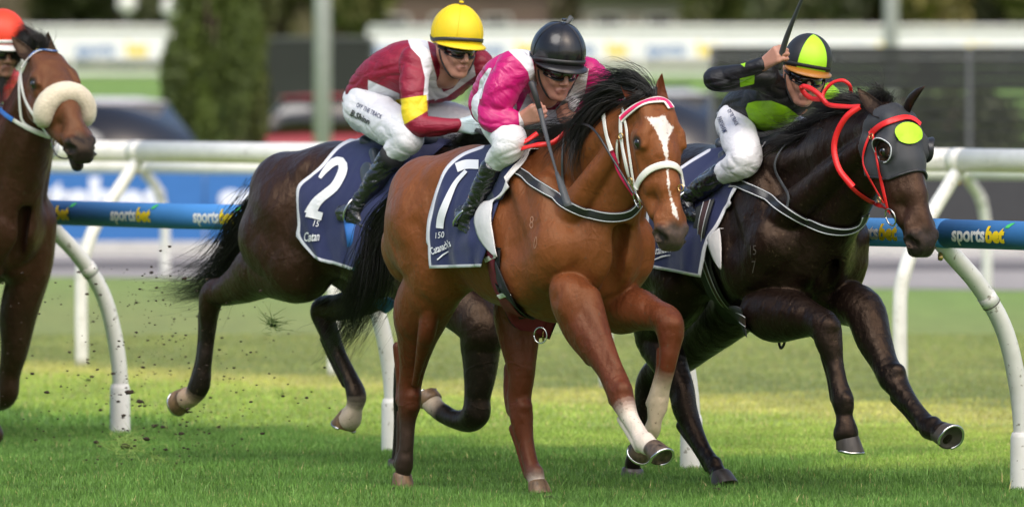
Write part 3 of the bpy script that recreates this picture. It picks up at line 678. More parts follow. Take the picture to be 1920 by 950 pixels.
hair('tail', [G(f7, g) for g in ([(745, 372, .0), (712, 420, .0), (706, 510, .02), (672, 600, .02), (650, 690, .02)], [(742, 378, .0), (700, 440, .0), (670, 530, .0), (628, 610, .0), (575, 640, .0)],
     [(745, 385, 0), (722, 450, .02), (712, 530, .02), (690, 590, .02), (640, 660, .03)], [(745, 380, -.02), (706, 470, -.04), (680, 500, -.05), (650, 560, -.06), (610, 590, -.06)], [(745, 390, -.02), (730, 460, -.02), (722, 540, 0), (700, 560, 0), (665, 585, 0)])],
     1500, .0017, (.018, .028, .038, .035, .03), H7['root'], seg=14, lock=16, curl=.05, lens=(.5, 1.05))

# --- the black with the hood (right)
DK = (.0105, .0062, .0048); DKR = (.05, .02, .012); DKL = (.006, .005, .005)
h3 = Head(f3, 1708, 276, .0, 33, 66, 0, sc=1.06)
b3 = trunk(DK)
b3 += [bone(f3.P(1490, 375), .28, f3.P(1575, 290), .20, k=.07, a=1.7), bone(f3.P(1575, 290), .20, h3.p(.03, -.07, 0), .11, k=.05, a=1.35),
       bone((1.46, 0, 1.14), .18, h3.p(.09, -.10, 0), .09, k=.06, a=1.2), bone(f3.P(1470, 300), .11, h3.p(-.02, -.02, 0), .055, k=.05, a=1.5)]
for s in (-1, 1): b3 += [bone((1.40, s*.16, 1.20), .10, h3.p(.07, -.10, s*.060), .05, k=.015), bone((1.22, s*.1, 1.42), .09, h3.p(.02, -.02, s*.045), .045, k=.03)]
b3 += chain(f3, [('L', .25, .15, 1.12, .2), ('L', .6, .17, .93, .15), (1232, 615, .15, 48), (1255, 680, .14, 36), (1277, 730, .13, 27), (1284, 765, .13, 25), (1298, 800, .12, 20), (1318, 840, .12, 15), (1338, 872, .12, 16), (1350, 893, .12, 17)], .03, 1.1)
b3 += chain(f3, [('L', .28, -.15, 1.12, .2), ('L', .6, -.16, .9, .16), (1305, 640, -.15, 42), (1262, 678, -.14, 32), (1225, 700, -.13, 25), (1212, 725, -.13, 23), (1204, 770, -.12, 16), (1195, 830, -.12, 14), (1187, 865, -.12, 16), (1185, 885, -.12, 15)], .03, 1.1)
b3 += [bone((1.40, .19, 1.08), .11, (1.24, .19, .97), .125, k=.05)]
b3 += chain(f3, [(1430, 585, .19, 44), (1455, 590, .17, 52), (1490, 592, .16, 44), (1525, 600, .15, 31), (1547, 612, .15, 29), (1554, 640, .15, 26), (1564, 680, .14, 18), (1573, 720, .14, 17), (1580, 750, .14, 21), (1583, 778, .14, 16), (1586, 800, .14, 20), (1586, 812, .14, 24)], .014, 1.0)
b3 += chain(f3, [('L', 1.42, -.17, 1.04, .12), ('L', 1.36, -.17, .88, .11), (1618, 580, -.16, 40), (1638, 635, -.15, 34), (1658, 680, -.15, 26), (1672, 706, -.15, 27), (1686, 728, -.15, 22), (1706, 755, -.15, 17), (1728, 782, -.15, 16), (1744, 802, -.15, 21), (1760, 808, -.15, 20), (1768, 812, -.15, 22)], .025, 1.0)
b3 += tendon(f3, [(1562, 665, .14, 19), (1571, 705, .14, 17), (1579, 745, .14, 18)], -1, .1)+tendon(f3, [(1690, 738, -.15, 19), (1712, 765, -.15, 17), (1734, 790, -.15, 18)], -.8, .6)+tendon(f3, [(1290, 790, .12, 20), (1315, 835, .12, 15), (1336, 870, .12, 15)], -.8, .5)
b3 += joint(f3, 1550, 622, .15, 28, -.9, .3)+joint(f3, 1676, 710, -.15, 26, -.8, .6)+joint(f3, 1581, 756, .14, 20, -1, .1)+joint(f3, 1746, 803, -.15, 20, -.7, .7)+joint(f3, 1338, 873, .12, 16, -.8, .5)
for q in (((1450, 568, .27), (1520, 585, .245), .012, .018), ((1470, 480, .30), (1440, 560, .29), .018, .04), ((1610, 560, -.05), (1640, 660, -.07), .012, .02)):
    b3.append(bone(f3.P(*q[0]), q[2], f3.P(*q[1]), q[2], k=q[3], sub=True))
def r3(p, q): return lower(p, q, DK, DKL, .8, .6)
recol(b3, [col_rule(DK, r3)], f3)
COAT3 = coat('near_black_coat', rough=.33, sheen=.0, spec=.34, tint=(1, .68, .48, 1))
H3 = make_horse('racehorse', 'near black racehorse in a dark blinker hood with a lime green spot and red bridle', 'racehorses galloping', f3, h3, (.02, .017, .017), b3, DK, COAT3, None, hc=(.035, .017, .011), h=.0072)
for s, tp in ((1, (1607, 162, .10)), (-1, (1739, 163, -.07))):
    e = ear(h3, f3, (.0, .035, .066*s), tp, h3.B*.9+h3.C*s*.5, COAT3, H3['root'], .036); set_col(e, np.tile(DK, (len(e.data.vertices), 1)))
for a in (((1350, 888, .12), (1357, 914, .12), ('D', 1, 0, 0), HOOFD, False), ((1186, 878, -.12), (1184, 900, -.12), ('D', 1, 0, 0), HOOFD, False),
          ((1586, 812, .14), (1587, 855, .14), (1606, 858, .10), HOOFD, True), ((1762, 811, -.15), (1787, 832, -.15), (1822, 815, -.18), HOOFD, True)):
    hoof(f3, a[0], a[1], a[2], H3['root'], a[3], .05, a[4])
hair('mane', [G(f3, g) for g in ([(1672, 205, 0), (1680, 186, .0), (1690, 180, .0), (1694, 186, 0)], [(1650, 200, 0), (1650, 180, .0), (1640, 172, .02), (1625, 180, .02)], [(1630, 200, 0), (1610, 182, .03), (1590, 180, .05), (1565, 190, .06)],
     [(1600, 218, 0), (1570, 212, .05), (1535, 225, .08), (1500, 245, .1)], [(1570, 235, 0), (1530, 235, .06), (1490, 250, .1), (1455, 260, .12)], [(1540, 252, 0), (1505, 256, .07), (1475, 268, .1), (1450, 285, .12)], [(1500, 262, 0), (1470, 268, .05), (1450, 280, .08), (1435, 290, .08)])],
     2300, .0017, (.012, .022, .035), H3['root'], lock=22, curl=.02, lens=(.55, 1.1))
hair('tail', [G(f3, [(1140+i*8, 330, .02*i), (1110, 380, 0), (1100, 450, 0), (1090+i*9, 560, 0)]) for i in range(3)], 500, .002, (.02, .05, .06), H3['root'], lock=18, curl=.04)

# --- the dark brown one behind (cloth 2)
DB = (.022, .0088, .0055)
h2 = Head(f2, 1050, 262, -.0, 38, 55, 0)
b2 = trunk(DB)
b2 += [bone((1.38, 0, 1.26), .26, (1.75, 0, 1.38), .17, k=.07, a=1.7), bone((1.75, 0, 1.38), .17, h2.p(.03, -.06, 0), .1, k=.05, a=1.35), bone((1.45, 0, 1.15), .16, h2.p(.08, -.1, 0), .085, k=.06)]
b2 += chain(f2, [('L', .22, .15, 1.1, .22), ('L', .36, .17, .95, .165), (505, 500, .15, 58), (460, 528, .14, 40), (425, 545, .13, 28), (402, 550, .13, 26), (393, 575, .13, 21), (390, 620, .12, 15), (384, 675, .12, 14), (377, 710, .12, 18), (371, 728, .12, 20), (362, 742, .12, 17), (350, 746, .12, 21)], .03, 1.0)
b2 += chain(f2, [('L', .25, -.15, 1.1, .2), ('L', .5, -.16, .92, .15), (690, 555, -.15, 34), (640, 575, -.14, 26), (606, 580, -.13, 24), (612, 610, -.13, 20), (635, 665, -.12, 15), (655, 705, -.12, 15), (668, 740, -.12, 19), (664, 765, -.12, 16), (656, 785, -.12, 22)], .03, 1.0)
b2 += chain(f2, [('L', 1.42, .19, 1.05, .11), ('L', 1.24, .19, .95, .13), (895, 600, .16, 46), (901, 650, .15, 38), (900, 700, .15, 31), (895, 745, .15, 25), (893, 772, .15, 27), (880, 786, .15, 24), (855, 786, .15, 18), (832, 775, .14, 18), (815, 762, .14, 18), (808, 752, .14, 20)], .025, 1.0)
b2 += chain(f2, [('L', 1.42, -.17, 1.05, .11), ('L', 1.1, -.17, .92, .12), (790, 600, -.15, 34), (762, 680, -.13, 22), (756, 740, -.12, 19), (751, 790, -.12, 13), (748, 850, -.12, 13), (747, 868, -.12, 15)], .025, 1.0)
b2 += tendon(f2, [(393, 590, .12, 17), (390, 630, .12, 15), (384, 675, .12, 14), (377, 712, .12, 16)], -1, -.1)+tendon(f2, [(620, 630, -.13, 17), (640, 680, -.12, 15), (658, 715, -.12, 15)], -.9, .4)+joint(f2, 894, 774, .15, 26, -.6, .8)+joint(f2, 376, 716, .12, 19, -1, .2)
def r2(p, q):
    c = lower(p, q, DB, DKL, .85, .65)
    if p[0] < 368 and p[1] > 730: c = (.42, .30, .2)
    if 600 < p[0] < 690 and p[1] > 752: c = (.55, .44, .33)
    if p[0] < 835 and p[0] > 790 and p[1] > 745 and p[1] < 775: c = (.45, .36, .27)
    return c
recol(b2, [col_rule(DB, r2)], f2)
COAT2 = coat('dark_brown_coat', rough=.36, sheen=.02)
H2 = make_horse('racehorse', 'dark brown racehorse wearing the number 2 cloth, half hidden behind the bay with number 7', 'racehorses galloping', f2, h2, (.02, .017, .017), b2, DB, COAT2, None)
for s in (1, -1):
    e = ear(h2, f2, (.0, .035, .066*s), (-.13, .10, .10*s), h2.B, COAT2, H2['root']); set_col(e, np.tile(DB, (len(e.data.vertices), 1)))
for a in (((352, 742, .12), (324, 752, .12), (330, 785, .12), HOOFL, True), ((657, 776, -.12), (641, 812, -.12), (622, 820, -.16), HOOFL, True),
          ((812, 752, .14), (800, 738, .14), (770, 765, .14), HOOFL, True), ((747, 862, -.12), (746, 880, -.12), ('D', 1, 0, 0), HOOFD, False)):
    hoof(f2, a[0], a[1], a[2], H2['root'], a[3], .05, a[4])
hair('tail', [G(f2, g) for g in ([(505, 335, .0), (468, 392, .03), (430, 420, .03), (400, 470, .03), (345, 500, .03), (305, 490, .03)], [(500, 345, .0), (455, 420, .0), (425, 480, .0), (370, 540, .0), (300, 545, .0)],
     [(505, 350, 0), (470, 430, .02), (440, 500, .02), (390, 545, .02), (310, 560, .02)], [(505, 350, 0), (480, 430, -.03), (450, 490, -.05), (420, 540, -.05), (365, 560, -.05)])],
     1250, .0017, (.018, .025, .03, .035), H2['root'], seg=14, lock=16, curl=.05, lens=(.5, 1.05))
hair('mane', [G(f2, g) for g in ([(1010, 225, 0), (970, 235, .05), (930, 245, .08), (880, 250, .1)], [(960, 255, 0), (920, 258, .05), (880, 262, .08), (850, 265, .08)], [(900, 262, 0), (870, 262, .04), (850, 268, .06), (830, 272, .06)])],
     1100, .0018, (.012, .02, .03), H2['root'], lock=20, curl=.02)

# --- the brown one at the left edge (sheepskin noseband)
BR = (.038, .014, .008); BRD = (.02, .010, .006)
h4 = Head(f4, 110, 142, .02, 28, 42, 2, sc=1.13)
b4 = trunk(BR)
b4 += [bone((1.38, 0, 1.28), .25, f4.P(35, 270), .19, k=.07, a=1.6), bone(f4.P(35, 270), .19, h4.p(.03, -.06, 0), .11, k=.05, a=1.3),
       bone((1.46, 0, 1.15), .18, h4.p(.09, -.10, 0), .09, k=.06, a=1.15)]
for s in (-1, 1): b4 += [bone((1.40, s*.15, 1.18), .09, h4.p(.06, -.09, s*.055), .05, k=.035)]
b4 += chain(f4, [('L', 1.42, -.17, 1.05, .12), ('L', 1.4, -.17, .9, .11), (35, 585, -.15, 36), (28, 650, -.15, 27), (18, 700, -.15, 21), (12, 738, -.15, 22), (-5, 752, -.15, 18), (-40, 745, -.15, 14), (-70, 735, -.15, 18)], .025)
b4 += chain(f4, [('L', 1.42, .18, 1.05, .12), ('L', 1.4, .18, .9, .11), (-45, 600, .15, 36), (-30, 690, .15, 24), (-20, 740, .15, 20), (-15, 790, .15, 13), (-10, 815, .15, 17)], .025)
for s in (-1, 1): b4 += chain(f4, [('L', .25, s*.15, 1.12, .2), ('L', .4, s*.16, .9, .14), ('L', .2, s*.14, .62, .07), ('L', .22, s*.13, .5, .05), ('L', .24, s*.12, .15, .035), ('L', .3, s*.12, .06, .045)], .03)
def r4(p, q): return lower(p, q, BR, BRD, .9, .65)
recol(b4, [col_rule(BR, r4)], f4)
COAT4 = coat('brown_coat', rough=.42)
H4 = make_horse('racehorse', 'brown racehorse with a thick sheepskin noseband, cut off by the left edge', 'racehorses galloping', f4, h4, (.014, .011, .010), b4, BR, COAT4, None, hc=(.105, .038, .016), open_=.02)
for s, tp in ((1, (22, 66, .12)), (-1, (93, 58, -.05))):
    e = ear(h4, f4, (.0, .035, .062*s), tp, h4.B+h4.C*s*.4, COAT4, H4['root'], .036); set_col(e, np.tile(BRD, (len(e.data.vertices), 1)))
hair('mane', [G(f4, g) for g in ([(78, 92, 0), (80, 72, 0), (70, 62, 0), (55, 60, 0)], [(55, 90, 0), (45, 72, .02), (30, 66, .04), (10, 75, .06)], [(30, 120, .0), (10, 110, .05), (-5, 130, .08), (-10, 170, .1)], [(15, 160, .02), (0, 160, .08), (-8, 190, .1), (-8, 230, .1)])],
     1400, .0018, (.012, .02, .03), H4['root'], lock=22, curl=.02)
hair('tail', [f4.toW(np.array([(-.02, .02*i, 1.35), (-.2, 0, 1.3), (-.4, 0, 1.0), (-.55+.05*i, 0, .7)])) for i in range(3)], 500, .002, (.02, .05, .06), H4['root'], lock=18, curl=.04)
for pt in ((('L', .33, .12, .03), 1),):
    pass
# ---------------------------------------------------------------- riders
class HHead:
    def __init__(s, fr, px, py, w, yaw, pitch, roll=0):
        y, p, r = map(math.radians, (yaw, pitch, roll)); g = np.array([math.sin(y), -math.cos(y), 0]); z = np.array([0, 0, 1.])
        Gd = g*math.cos(p)-z*math.sin(p); U = g*math.sin(p)+z*math.cos(p); R = np.array([g[1], -g[0], 0])
        U, R = U*math.cos(r)+R*math.sin(r), R*math.cos(r)-U*math.sin(r)
        s.O = fr.P(px, py, w); s.G, s.U, s.R = fr.dirL(Gd), fr.dirL(U), fr.dirL(R); s.fr = fr
    def p(s, r, u, g): return s.O+1.08*(r*s.R+u*s.U+g*s.G)
def human_head(h, skin, lip, hair_c):
    o = []
    def b(p, r, q=None, s=None, k=.015, c=skin, sub=False, a=1.0): o.append(bone(h.p(*p), r, h.p(*(q or p)) if q else None, s, k=k, a=a, n=h.R, col=c, sub=sub))
    b((0, .035, .0), .082, (0, .03, -.03), .085, c=hair_c); b((0, .01, .03), .066, (0, -.03, .04), .056)
    b((0, -.03, .035), .05, (0, -.082, .055), .030, .02)
    for s in (-1, 1):
        b((.048*s, -.045, .0), .03, (.018*s, -.092, .055), .022, .02); b((.034*s, .024, .076), .016, (.014*s, .022, .086), .013, .012)
        b((.044*s, -.014, .058), .022, (.034*s, -.03, .07), .018, .015); b((.0125*s, -.031, .100), .0095, k=.008)
        b((.033*s, .004, .102), .016, k=.012, sub=True); b((.078*s, -.004, -.004), .013, (.084*s, .022, -.010), .016, .008)
        b((.060*s, -.02, .0), .032, (.045*s, -.05, .02), .028)
        b((.022*s, -.062, .084), .006, (.004*s, -.056, .094), .0075, .008, c=lip)
    b((0, .018, .088), .0105, (0, -.024, .112), .0125, .01); b((-.015, -.070, .086), .0075, (.015, -.070, .086), .0075, .010, c=lip)
    b((-.022, -.0635, .099), .0045, (.022, -.0635, .099), .0045, .004, sub=True); b((0, -.094, .074), .019, k=.015)
    b((0, -.04, -.02), .055, (0, -.13, -.06), .055, .03)
    return o
def hand_bones(Wr, Hc, g, side, skin, curl=1.0, s=1.0):
    """palm, four bent fingers of unequal length and a thumb closing on a grip along g"""
    f = Hc-Wr; f /= np.linalg.norm(f); g = g-f*g.dot(f); g /= np.linalg.norm(g); n = np.cross(f, g)*side; o = []
    K0 = Hc-f*.0
    for i, (ln, r) in enumerate(((.9, .0088), (1.0, .0092), (.96, .0088), (.8, .0078))):
        K = K0+g*(1.5-i)*.0195*s+f*(.006 if i in (1, 2) else 0)
        o.append(bone(Wr+g*(1.5-i)*.008, .017*s, K, .0125*s, k=.012, col=skin))
        a = K+f*.024*ln*s+n*.014*s; b = a+n*.026*ln*s+f*.002; c = b-f*.022*ln*s+n*.002
        o.append(bone(K, .0112*s, a, .0102*s, k=.004, col=skin)); o.append(bone(a, .0102*s, b, .0094*s, k=.003, col=skin)); o.append(bone(b, .0092*s, c, r*s, k=.003, col=skin))
    T0 = Wr+f*.02+g*.02*s+n*.01; T1 = K0+g*.034*s+n*.022*s-f*.012; T2 = K0+g*.016*s+n*.046*s+f*.010
    o += [bone(T0, .0155*s, T1, .0125*s, k=.010, col=skin), bone(T1, .0125*s, T2, .0095*s, k=.004, col=skin)]
    return o
def helmet(fr, h, root, m, band=None, peak=None, seams=True, seam_m=None, rad=(.120, .136, .142), cu=.072, cg=-.012, peak_len=.036):
    C0 = h.p(0, cu, cg); n1, n2 = 22, 48; V = []; az_all = []; el_all = []
    rim = lambda az: -.40+.26*max(0, math.cos(az))**.8
    for i in range(n1+1):
        for j in range(n2):
            az = 2*math.pi*j/n2
            e = rim(az)+(math.pi/2-rim(az))*i/n1
            ce = math.cos(e); flare = 1.03 if i == 0 else 1
            x = rad[0]*ce*math.sin(az)*flare; g = rad[2]*ce*math.cos(az)*flare; u = rad[1]*math.sin(e)
            V.append(C0+x*h.R+g*h.G+u*h.U); az_all.append(az); el_all.append(e)
    Fs = [(i*n2+j, i*n2+(j+1) % n2, (i+1)*n2+(j+1) % n2, (i+1)*n2+j) for i in range(n1) for j in range(n2)]
    o = mesh('helmet', fr.toW(np.array(V)), Fs, m, root)
    md = o.modifiers.new('t', 'SOLIDIFY'); md.thickness = .006; md.offset = 1
    az = np.array(az_all); az = (az+math.pi) % (2*math.pi)-math.pi; el = np.array(el_all)
    set_f(o, (math.radians(38)-np.abs(az))*np.cos(el)*.12*1000/10, 'front'); set_f(o, (np.sin(el)+.05)*10, 'above')
    def onshell(az, el, k=1.012): return C0+rad[0]*k*math.cos(el)*math.sin(az)*h.R+rad[2]*k*math.cos(el)*math.cos(az)*h.G+rad[1]*k*math.sin(el)*h.U
    if band:
        V = []; Fs = []
        for j in range(60):
            a = 2*math.pi*j/60
            for e, k in ((.06, 1.0), (.06, 1.035), (.19, 1.035), (.19, 1.0)): V.append(onshell(a, rim(a)+e, k))
        for j in range(60):
            for q in range(4): Fs.append((j*4+q, ((j+1) % 60)*4+q, ((j+1) % 60)*4+(q+1) % 4, j*4+(q+1) % 4))
        mesh('helmet_band', fr.toW(np.array(V)), Fs, band, o)
    if seams:
        mb = MB()
        for k in range(6):
            a = k*math.pi/3+math.pi/6; mb.tube(fr.toW(np.array([onshell(a, e, 1.004) for e in np.linspace(-.15, 1.5, 18)])), .0022, 5)
        mb.build('seams', seam_m or m, o, True)
        P = h.p(0, cu+rad[1]*1.0, cg); tube('button', fr.toW(np.array([P, P+h.U*.008])), .011, m, o, 12)
    # peak
    V = []; Fs = []; na = 25
    for i in range(na):
        a = math.radians(-78+156*i/(na-1)); l = peak_len*(math.cos(a*1.12) if abs(a) < 1.35 else 0)+.004
        b0 = onshell(a, rim(a)+.02, 1.0); dr = math.sin(a)*h.R+math.cos(a)*h.G
        for q, dz in ((0, 0), (1, -.35)):
            V.append(b0+dr*l*q-h.U*(l*.6*q)); 
        V.append(b0+dr*l-h.U*(l*.6+.005)); V.append(b0-h.U*.006)
    for i in range(na-1):
        for q in range(4): Fs.append((i*4+q, (i+1)*4+q, (i+1)*4+(q+1) % 4, i*4+(q+1) % 4))
    mesh('peak', fr.toW(np.array(V)), Fs, peak or m, o)
    return o
def goggles(fr, h, root, frame_m, lens_m):
    n = 27; V = []; Fs = []
    for i in range(n):
        a = math.radians(-66+132*i/(n-1)); x = .079*math.sin(a); g = .100*math.cos(a)+.006-.012*(abs(math.sin(a))**3)
        nose = .012*math.exp(-(a/.22)**2); hh = .023*(1-.35*abs(a/1.15)**2.5)
        for u in (hh, -hh+nose): V.append((x, .006+u, g)); 
    L = [h.p(*v) for v in V]; Fs = [(i*2, i*2+2, i*2+3, i*2+1) for i in range(n-1)]
    g = mesh('goggles', fr.toW(np.array(L)), Fs, lens_m, root); md = g.modifiers.new('t', 'SOLIDIFY'); md.thickness = .004
    rim = [h.p(*V[i*2]) for i in range(n)]+[h.p(*V[i*2+1]) for i in range(n-1, -1, -1)]; rim.append(rim[0])
    tube('goggle_frame', fr.toW(np.array(rim)), .0036, frame_m, g, 6)
    for s in (-1, 1):
        P = [h.p(.075*s, .008, .045), h.p(.088*s, .012, .0), h.p(.086*s, .02, -.05)]
        tube('goggle_strap', fr.toW(catmull(P, 8)), .006, frame_m, g, 6)
def silk(name, base, layers=(), rough=.38, sheen=.3, bump=.012, bscale=7, stretch=(1.2, 1.2, 2.6), fine=700):
    m = mat(name, base, rough, var=.05, scale=20, layers=layers, bump=.0006, bscale=fine, sheen=0)
    nt = m.node_tree; b = nt.nodes['Principled BSDF']; old = b.inputs['Normal'].links[0].from_node
    b.inputs['Sheen Weight'].default_value = sheen*.3
    tc = N(nt, 'ShaderNodeTexCoord'); mp = N(nt, 'ShaderNodeMapping'); mp.inputs['Scale'].default_value = stretch; mp.inputs['Rotation'].default_value = (.4, .7, .3)
    nt.links.new(tc.outputs['Object'], mp.inputs[0]); z = N(nt, 'ShaderNodeTexNoise'); z.inputs['Scale'].default_value = bscale; z.inputs['Detail'].default_value = 3; z.inputs['Distortion'].default_value = 1.2
    nt.links.new(mp.outputs[0], z.inputs['Vector']); bp = N(nt, 'ShaderNodeBump'); bp.inputs['Distance'].default_value = bump; nt.links.new(z.outputs['Fac'], bp.inputs['Height']); nt.links.new(bp.outputs[0], old.inputs['Normal'])
    return m
BREECH = silk('white_breeches', (.72, .72, .75), rough=.5, bump=.010, bscale=9, stretch=(1, 1, 1.6))
specks(BREECH, 60, .70, .74, .5, (.2, .17, .12))
SKIN, LIP, HAIRC = (.47, .23, .16), (.40, .17, .13), (.08, .05, .03)
def mirror_pts(Q): return [(q*np.array([1, -1, 1]), r) for q, r in Q]
def limb(Q, col, k=.03, dr=0, a=1.0, f=1.0): return polybone([q for q, r in Q], [r*f+dr for q, r in Q], [col]*len(Q), k, a)
def wrinkle(V, Nrm, amp, sc, ax, seed):
    """cloth folds: warped ridges as real relief"""
    X = V*np.array(ax)*sc+seed; wv = np.stack([np.sin(X[:, 1]*.9+1.3*np.sin(X[:, 2]*.7)), np.sin(X[:, 2]*1.1+1.2*np.sin(X[:, 0]*.8)), np.sin(X[:, 0]*.8+1.4*np.sin(X[:, 1]*.9))], 1)
    Y = X+1.1*wv; s = np.sin(Y[:, 0]*1.3+Y[:, 2]*.6)*np.sin(Y[:, 2]*1.1-Y[:, 1]*.7+seed)+.5*np.sin(Y[:, 1]*2.1+Y[:, 2]*1.7)
    X2 = X*2.3+5; Y2 = X2+1.3*np.sin(X2[:, [1, 2, 0]]*.8); s2 = np.sin(Y2[:, 0]+Y2[:, 2]*.5)*np.sin(Y2[:, 2]*.9-Y2[:, 1]*.8)
    return V+Nrm*(amp*np.clip(1-np.abs(s)*1.3, 0, 1)**1.5+amp*.14*np.clip(1-np.abs(s2)*2, 0, 1))[:, None]
def vnorm(V, Fs):
    n = np.zeros_like(V); fn = np.cross(V[Fs[:, 2]]-V[Fs[:, 0]], V[Fs[:, 3]]-V[Fs[:, 1]])
    for k in range(4):
        for i in range(3): n[:, i] += np.bincount(Fs[:, k], fn[:, i], len(V))
    return n/(np.linalg.norm(n, axis=1)[:, None]+1e-12)
def make_rider(fr, label, cat_group, sp):
    """one rider: a continuous body, clothes over it, helmet and goggles"""
    h = sp['head']; root = thing('person', label, 'jockey', fr.toW(local(fr, (*sp['pelvis'][:3], 1))[0]), cat_group)
    ch = lambda pts: [local(fr, p) for p in pts]
    legR = ch(sp['leg']); legL = ch(sp['legL']) if 'legL' in sp else mirror_pts(legR); armR = ch(sp['armR']); armL = ch(sp['armL']); spine = ch(sp['spine'])
    skin = sp.get('skin', SKIN); glove = sp.get('glove')
    hc = glove or skin
    body = human_head(h, skin, LIP, HAIRC)
    neckb = h.p(0, -.12, -.06); body.append(bone(spine[-1][0], spine[-1][1]*.6, neckb, .052, k=.04, col=skin))
    cloth_c = (.3, .3, .3)
    body += [limb(spine, cloth_c, .04, -.012, sp.get('ta', .85))]
    for Q in (armR, armL): body.append(limb(Q, skin, .03, 0, 1, .72)); body[-1]['pcol'] = [skin]*len(Q)
    for Q in (legR, legL): body.append(limb(Q, skin, .03, 0, 1, .78))
    hR = local(fr, (*sp['handR'], 1))[0]; hL = local(fr, (*sp['handL'], 1))[0]
    gR = np.array(sp['gripR'], float) if 'gripR' in sp else np.array([0, 0, 1.]); gR = fr.dirL(gR)
    body += hand_bones(armR[-1][0], hR, gR, sp.get('sideR', 1), hc); body += hand_bones(armL[-1][0], hL, fr.dirL(np.array([1., 0, .2])), 1, hc)
    V, Fs = implicit(body, .0055, None); bo = mesh('body', fr.toW(V), Fs, M['skin'], root); set_col(bo, blend_col(V, body, skin, .006))
    # jacket
    jk = [limb(spine, None, .05, .004, sp.get('ta', .85))]
    for Q, sd in ((armR, 1), (armL, -1)):
        s = Q[0][0]; jk.append(bone(spine[-1][0], spine[-1][1]*.75, s, Q[0][1]*.98, k=.05)); jk.append(limb(Q[:sp.get('cut', 99)], None, .03))
    jk.append(bone(spine[-1][0], spine[-1][1]*.55, neckb+h.U*.03, .058, k=.03))
    if 'chest' in sp: Q = ch(sp['chest']); jk.append(limb(Q, None, .05, 0, .8)); body_ = None
    V, Fs = implicit(jk, .0065, None); Nn = vnorm(V, Fs); V = wrinkle(V, Nn, sp.get('wr', .006), 11, (1, 1, 1.8), 3.1)
    jo = mesh('jacket', fr.toW(V), Fs, sp['silk'], root); pp = pix(fr.toW(V)); camd = fr.dirL(np.array([0, -1., 0]))
    for nm, polys in sp.get('layers', {}).items():
        set_f(jo, np.max([sdpoly(pp, p) for p in polys], 0), nm)
    # breeches
    nb = sp.get('nb', 3)
    br = [limb(Q[:nb], None, .03) for Q in (legR, legL)]+[bone(spine[0][0], spine[0][1]*1.02, spine[1][0]*.35+spine[0][0]*.65, spine[0][1]*.98, k=.05, a=.85), bone(legR[0][0], legR[0][1]*1.03, legL[0][0], legL[0][1]*1.03, k=.04)]
    V, Fs = implicit(br, .0065, None); Nn = vnorm(V, Fs); V = wrinkle(V, Nn, .005, 12, (1, 1, 1.5), 8.1)
    bo2 = mesh('breeches', fr.toW(V), Fs, BREECH, root)
    # boots
    for sd, Q in ((1, legR), (-1, legL)):
        an = Q[-1][0]; foot = ch(sp['foot']); foot = foot if sd == 1 else (ch(sp['footL']) if 'footL' in sp else mirror_pts(foot))
        sh = Q[nb-1:]; kn = Q[nb-1][0]; d = (an-kn); 
        bb = [polybone([kn+d*.16]+[kn+d*t for t in (.35, .6, .85)]+[an], [Q[nb-1][1]*1.0, Q[-1][1]*1.30, Q[-1][1]*1.26, Q[-1][1]*1.02, Q[-1][1]*.95], [None]*5, .01, 1),
              polybone([q for q, r in foot], [r for q, r in foot], [None]*len(foot), .012, 1.15)]
        bb.append(bone(an, Q[-1][1], foot[1][0], foot[1][1], k=.015))
        V, Fs = implicit(bb, .005, None); Nn = vnorm(V, Fs); V = wrinkle(V, Nn, .006, 22, (1, 1, 1.6), 1.7*sd)
        mesh('boot', fr.toW(V), Fs, M['patent'], root)
        if sp.get('cuff'):
            P = [kn+d*t for t in (.02, .12, .24)]; tube('boot_cuff', fr.toW(np.array(P)), [Q[nb-1][1]*.98, Q[nb-1][1]*1.0, Q[nb-1][1]*.97], sp['cuff'], root, 24)
        # stirrup iron round the foot
        c = foot[1][0]; fd = foot[2][0]-foot[0][0]; fd /= np.linalg.norm(fd); up = kn-an; up = up-fd*up.dot(fd); up /= np.linalg.norm(up); sdv = np.cross(fd, up)
        P = [c+sdv*.055*math.cos(a)*1.05+up*(.075*math.sin(a)+.012) for a in np.linspace(-.6, math.pi+.6, 20)]; P = P+[P[0]]
        tube('stirrup', fr.toW(np.array(P)), .0062, M['steel'], root, 8)
        top = c+up*.09; tube('stirrup_leather', fr.toW(np.array([top, kn*.75+spine[0][0]*.25-np.array([0, 0, .10])])), .007, M['black'], root, 6)
    return dict(root=root, body=bo, jacket=jo, breeches=bo2, hR=hR, h=h)
GR = 'jockeys riding the racehorses'
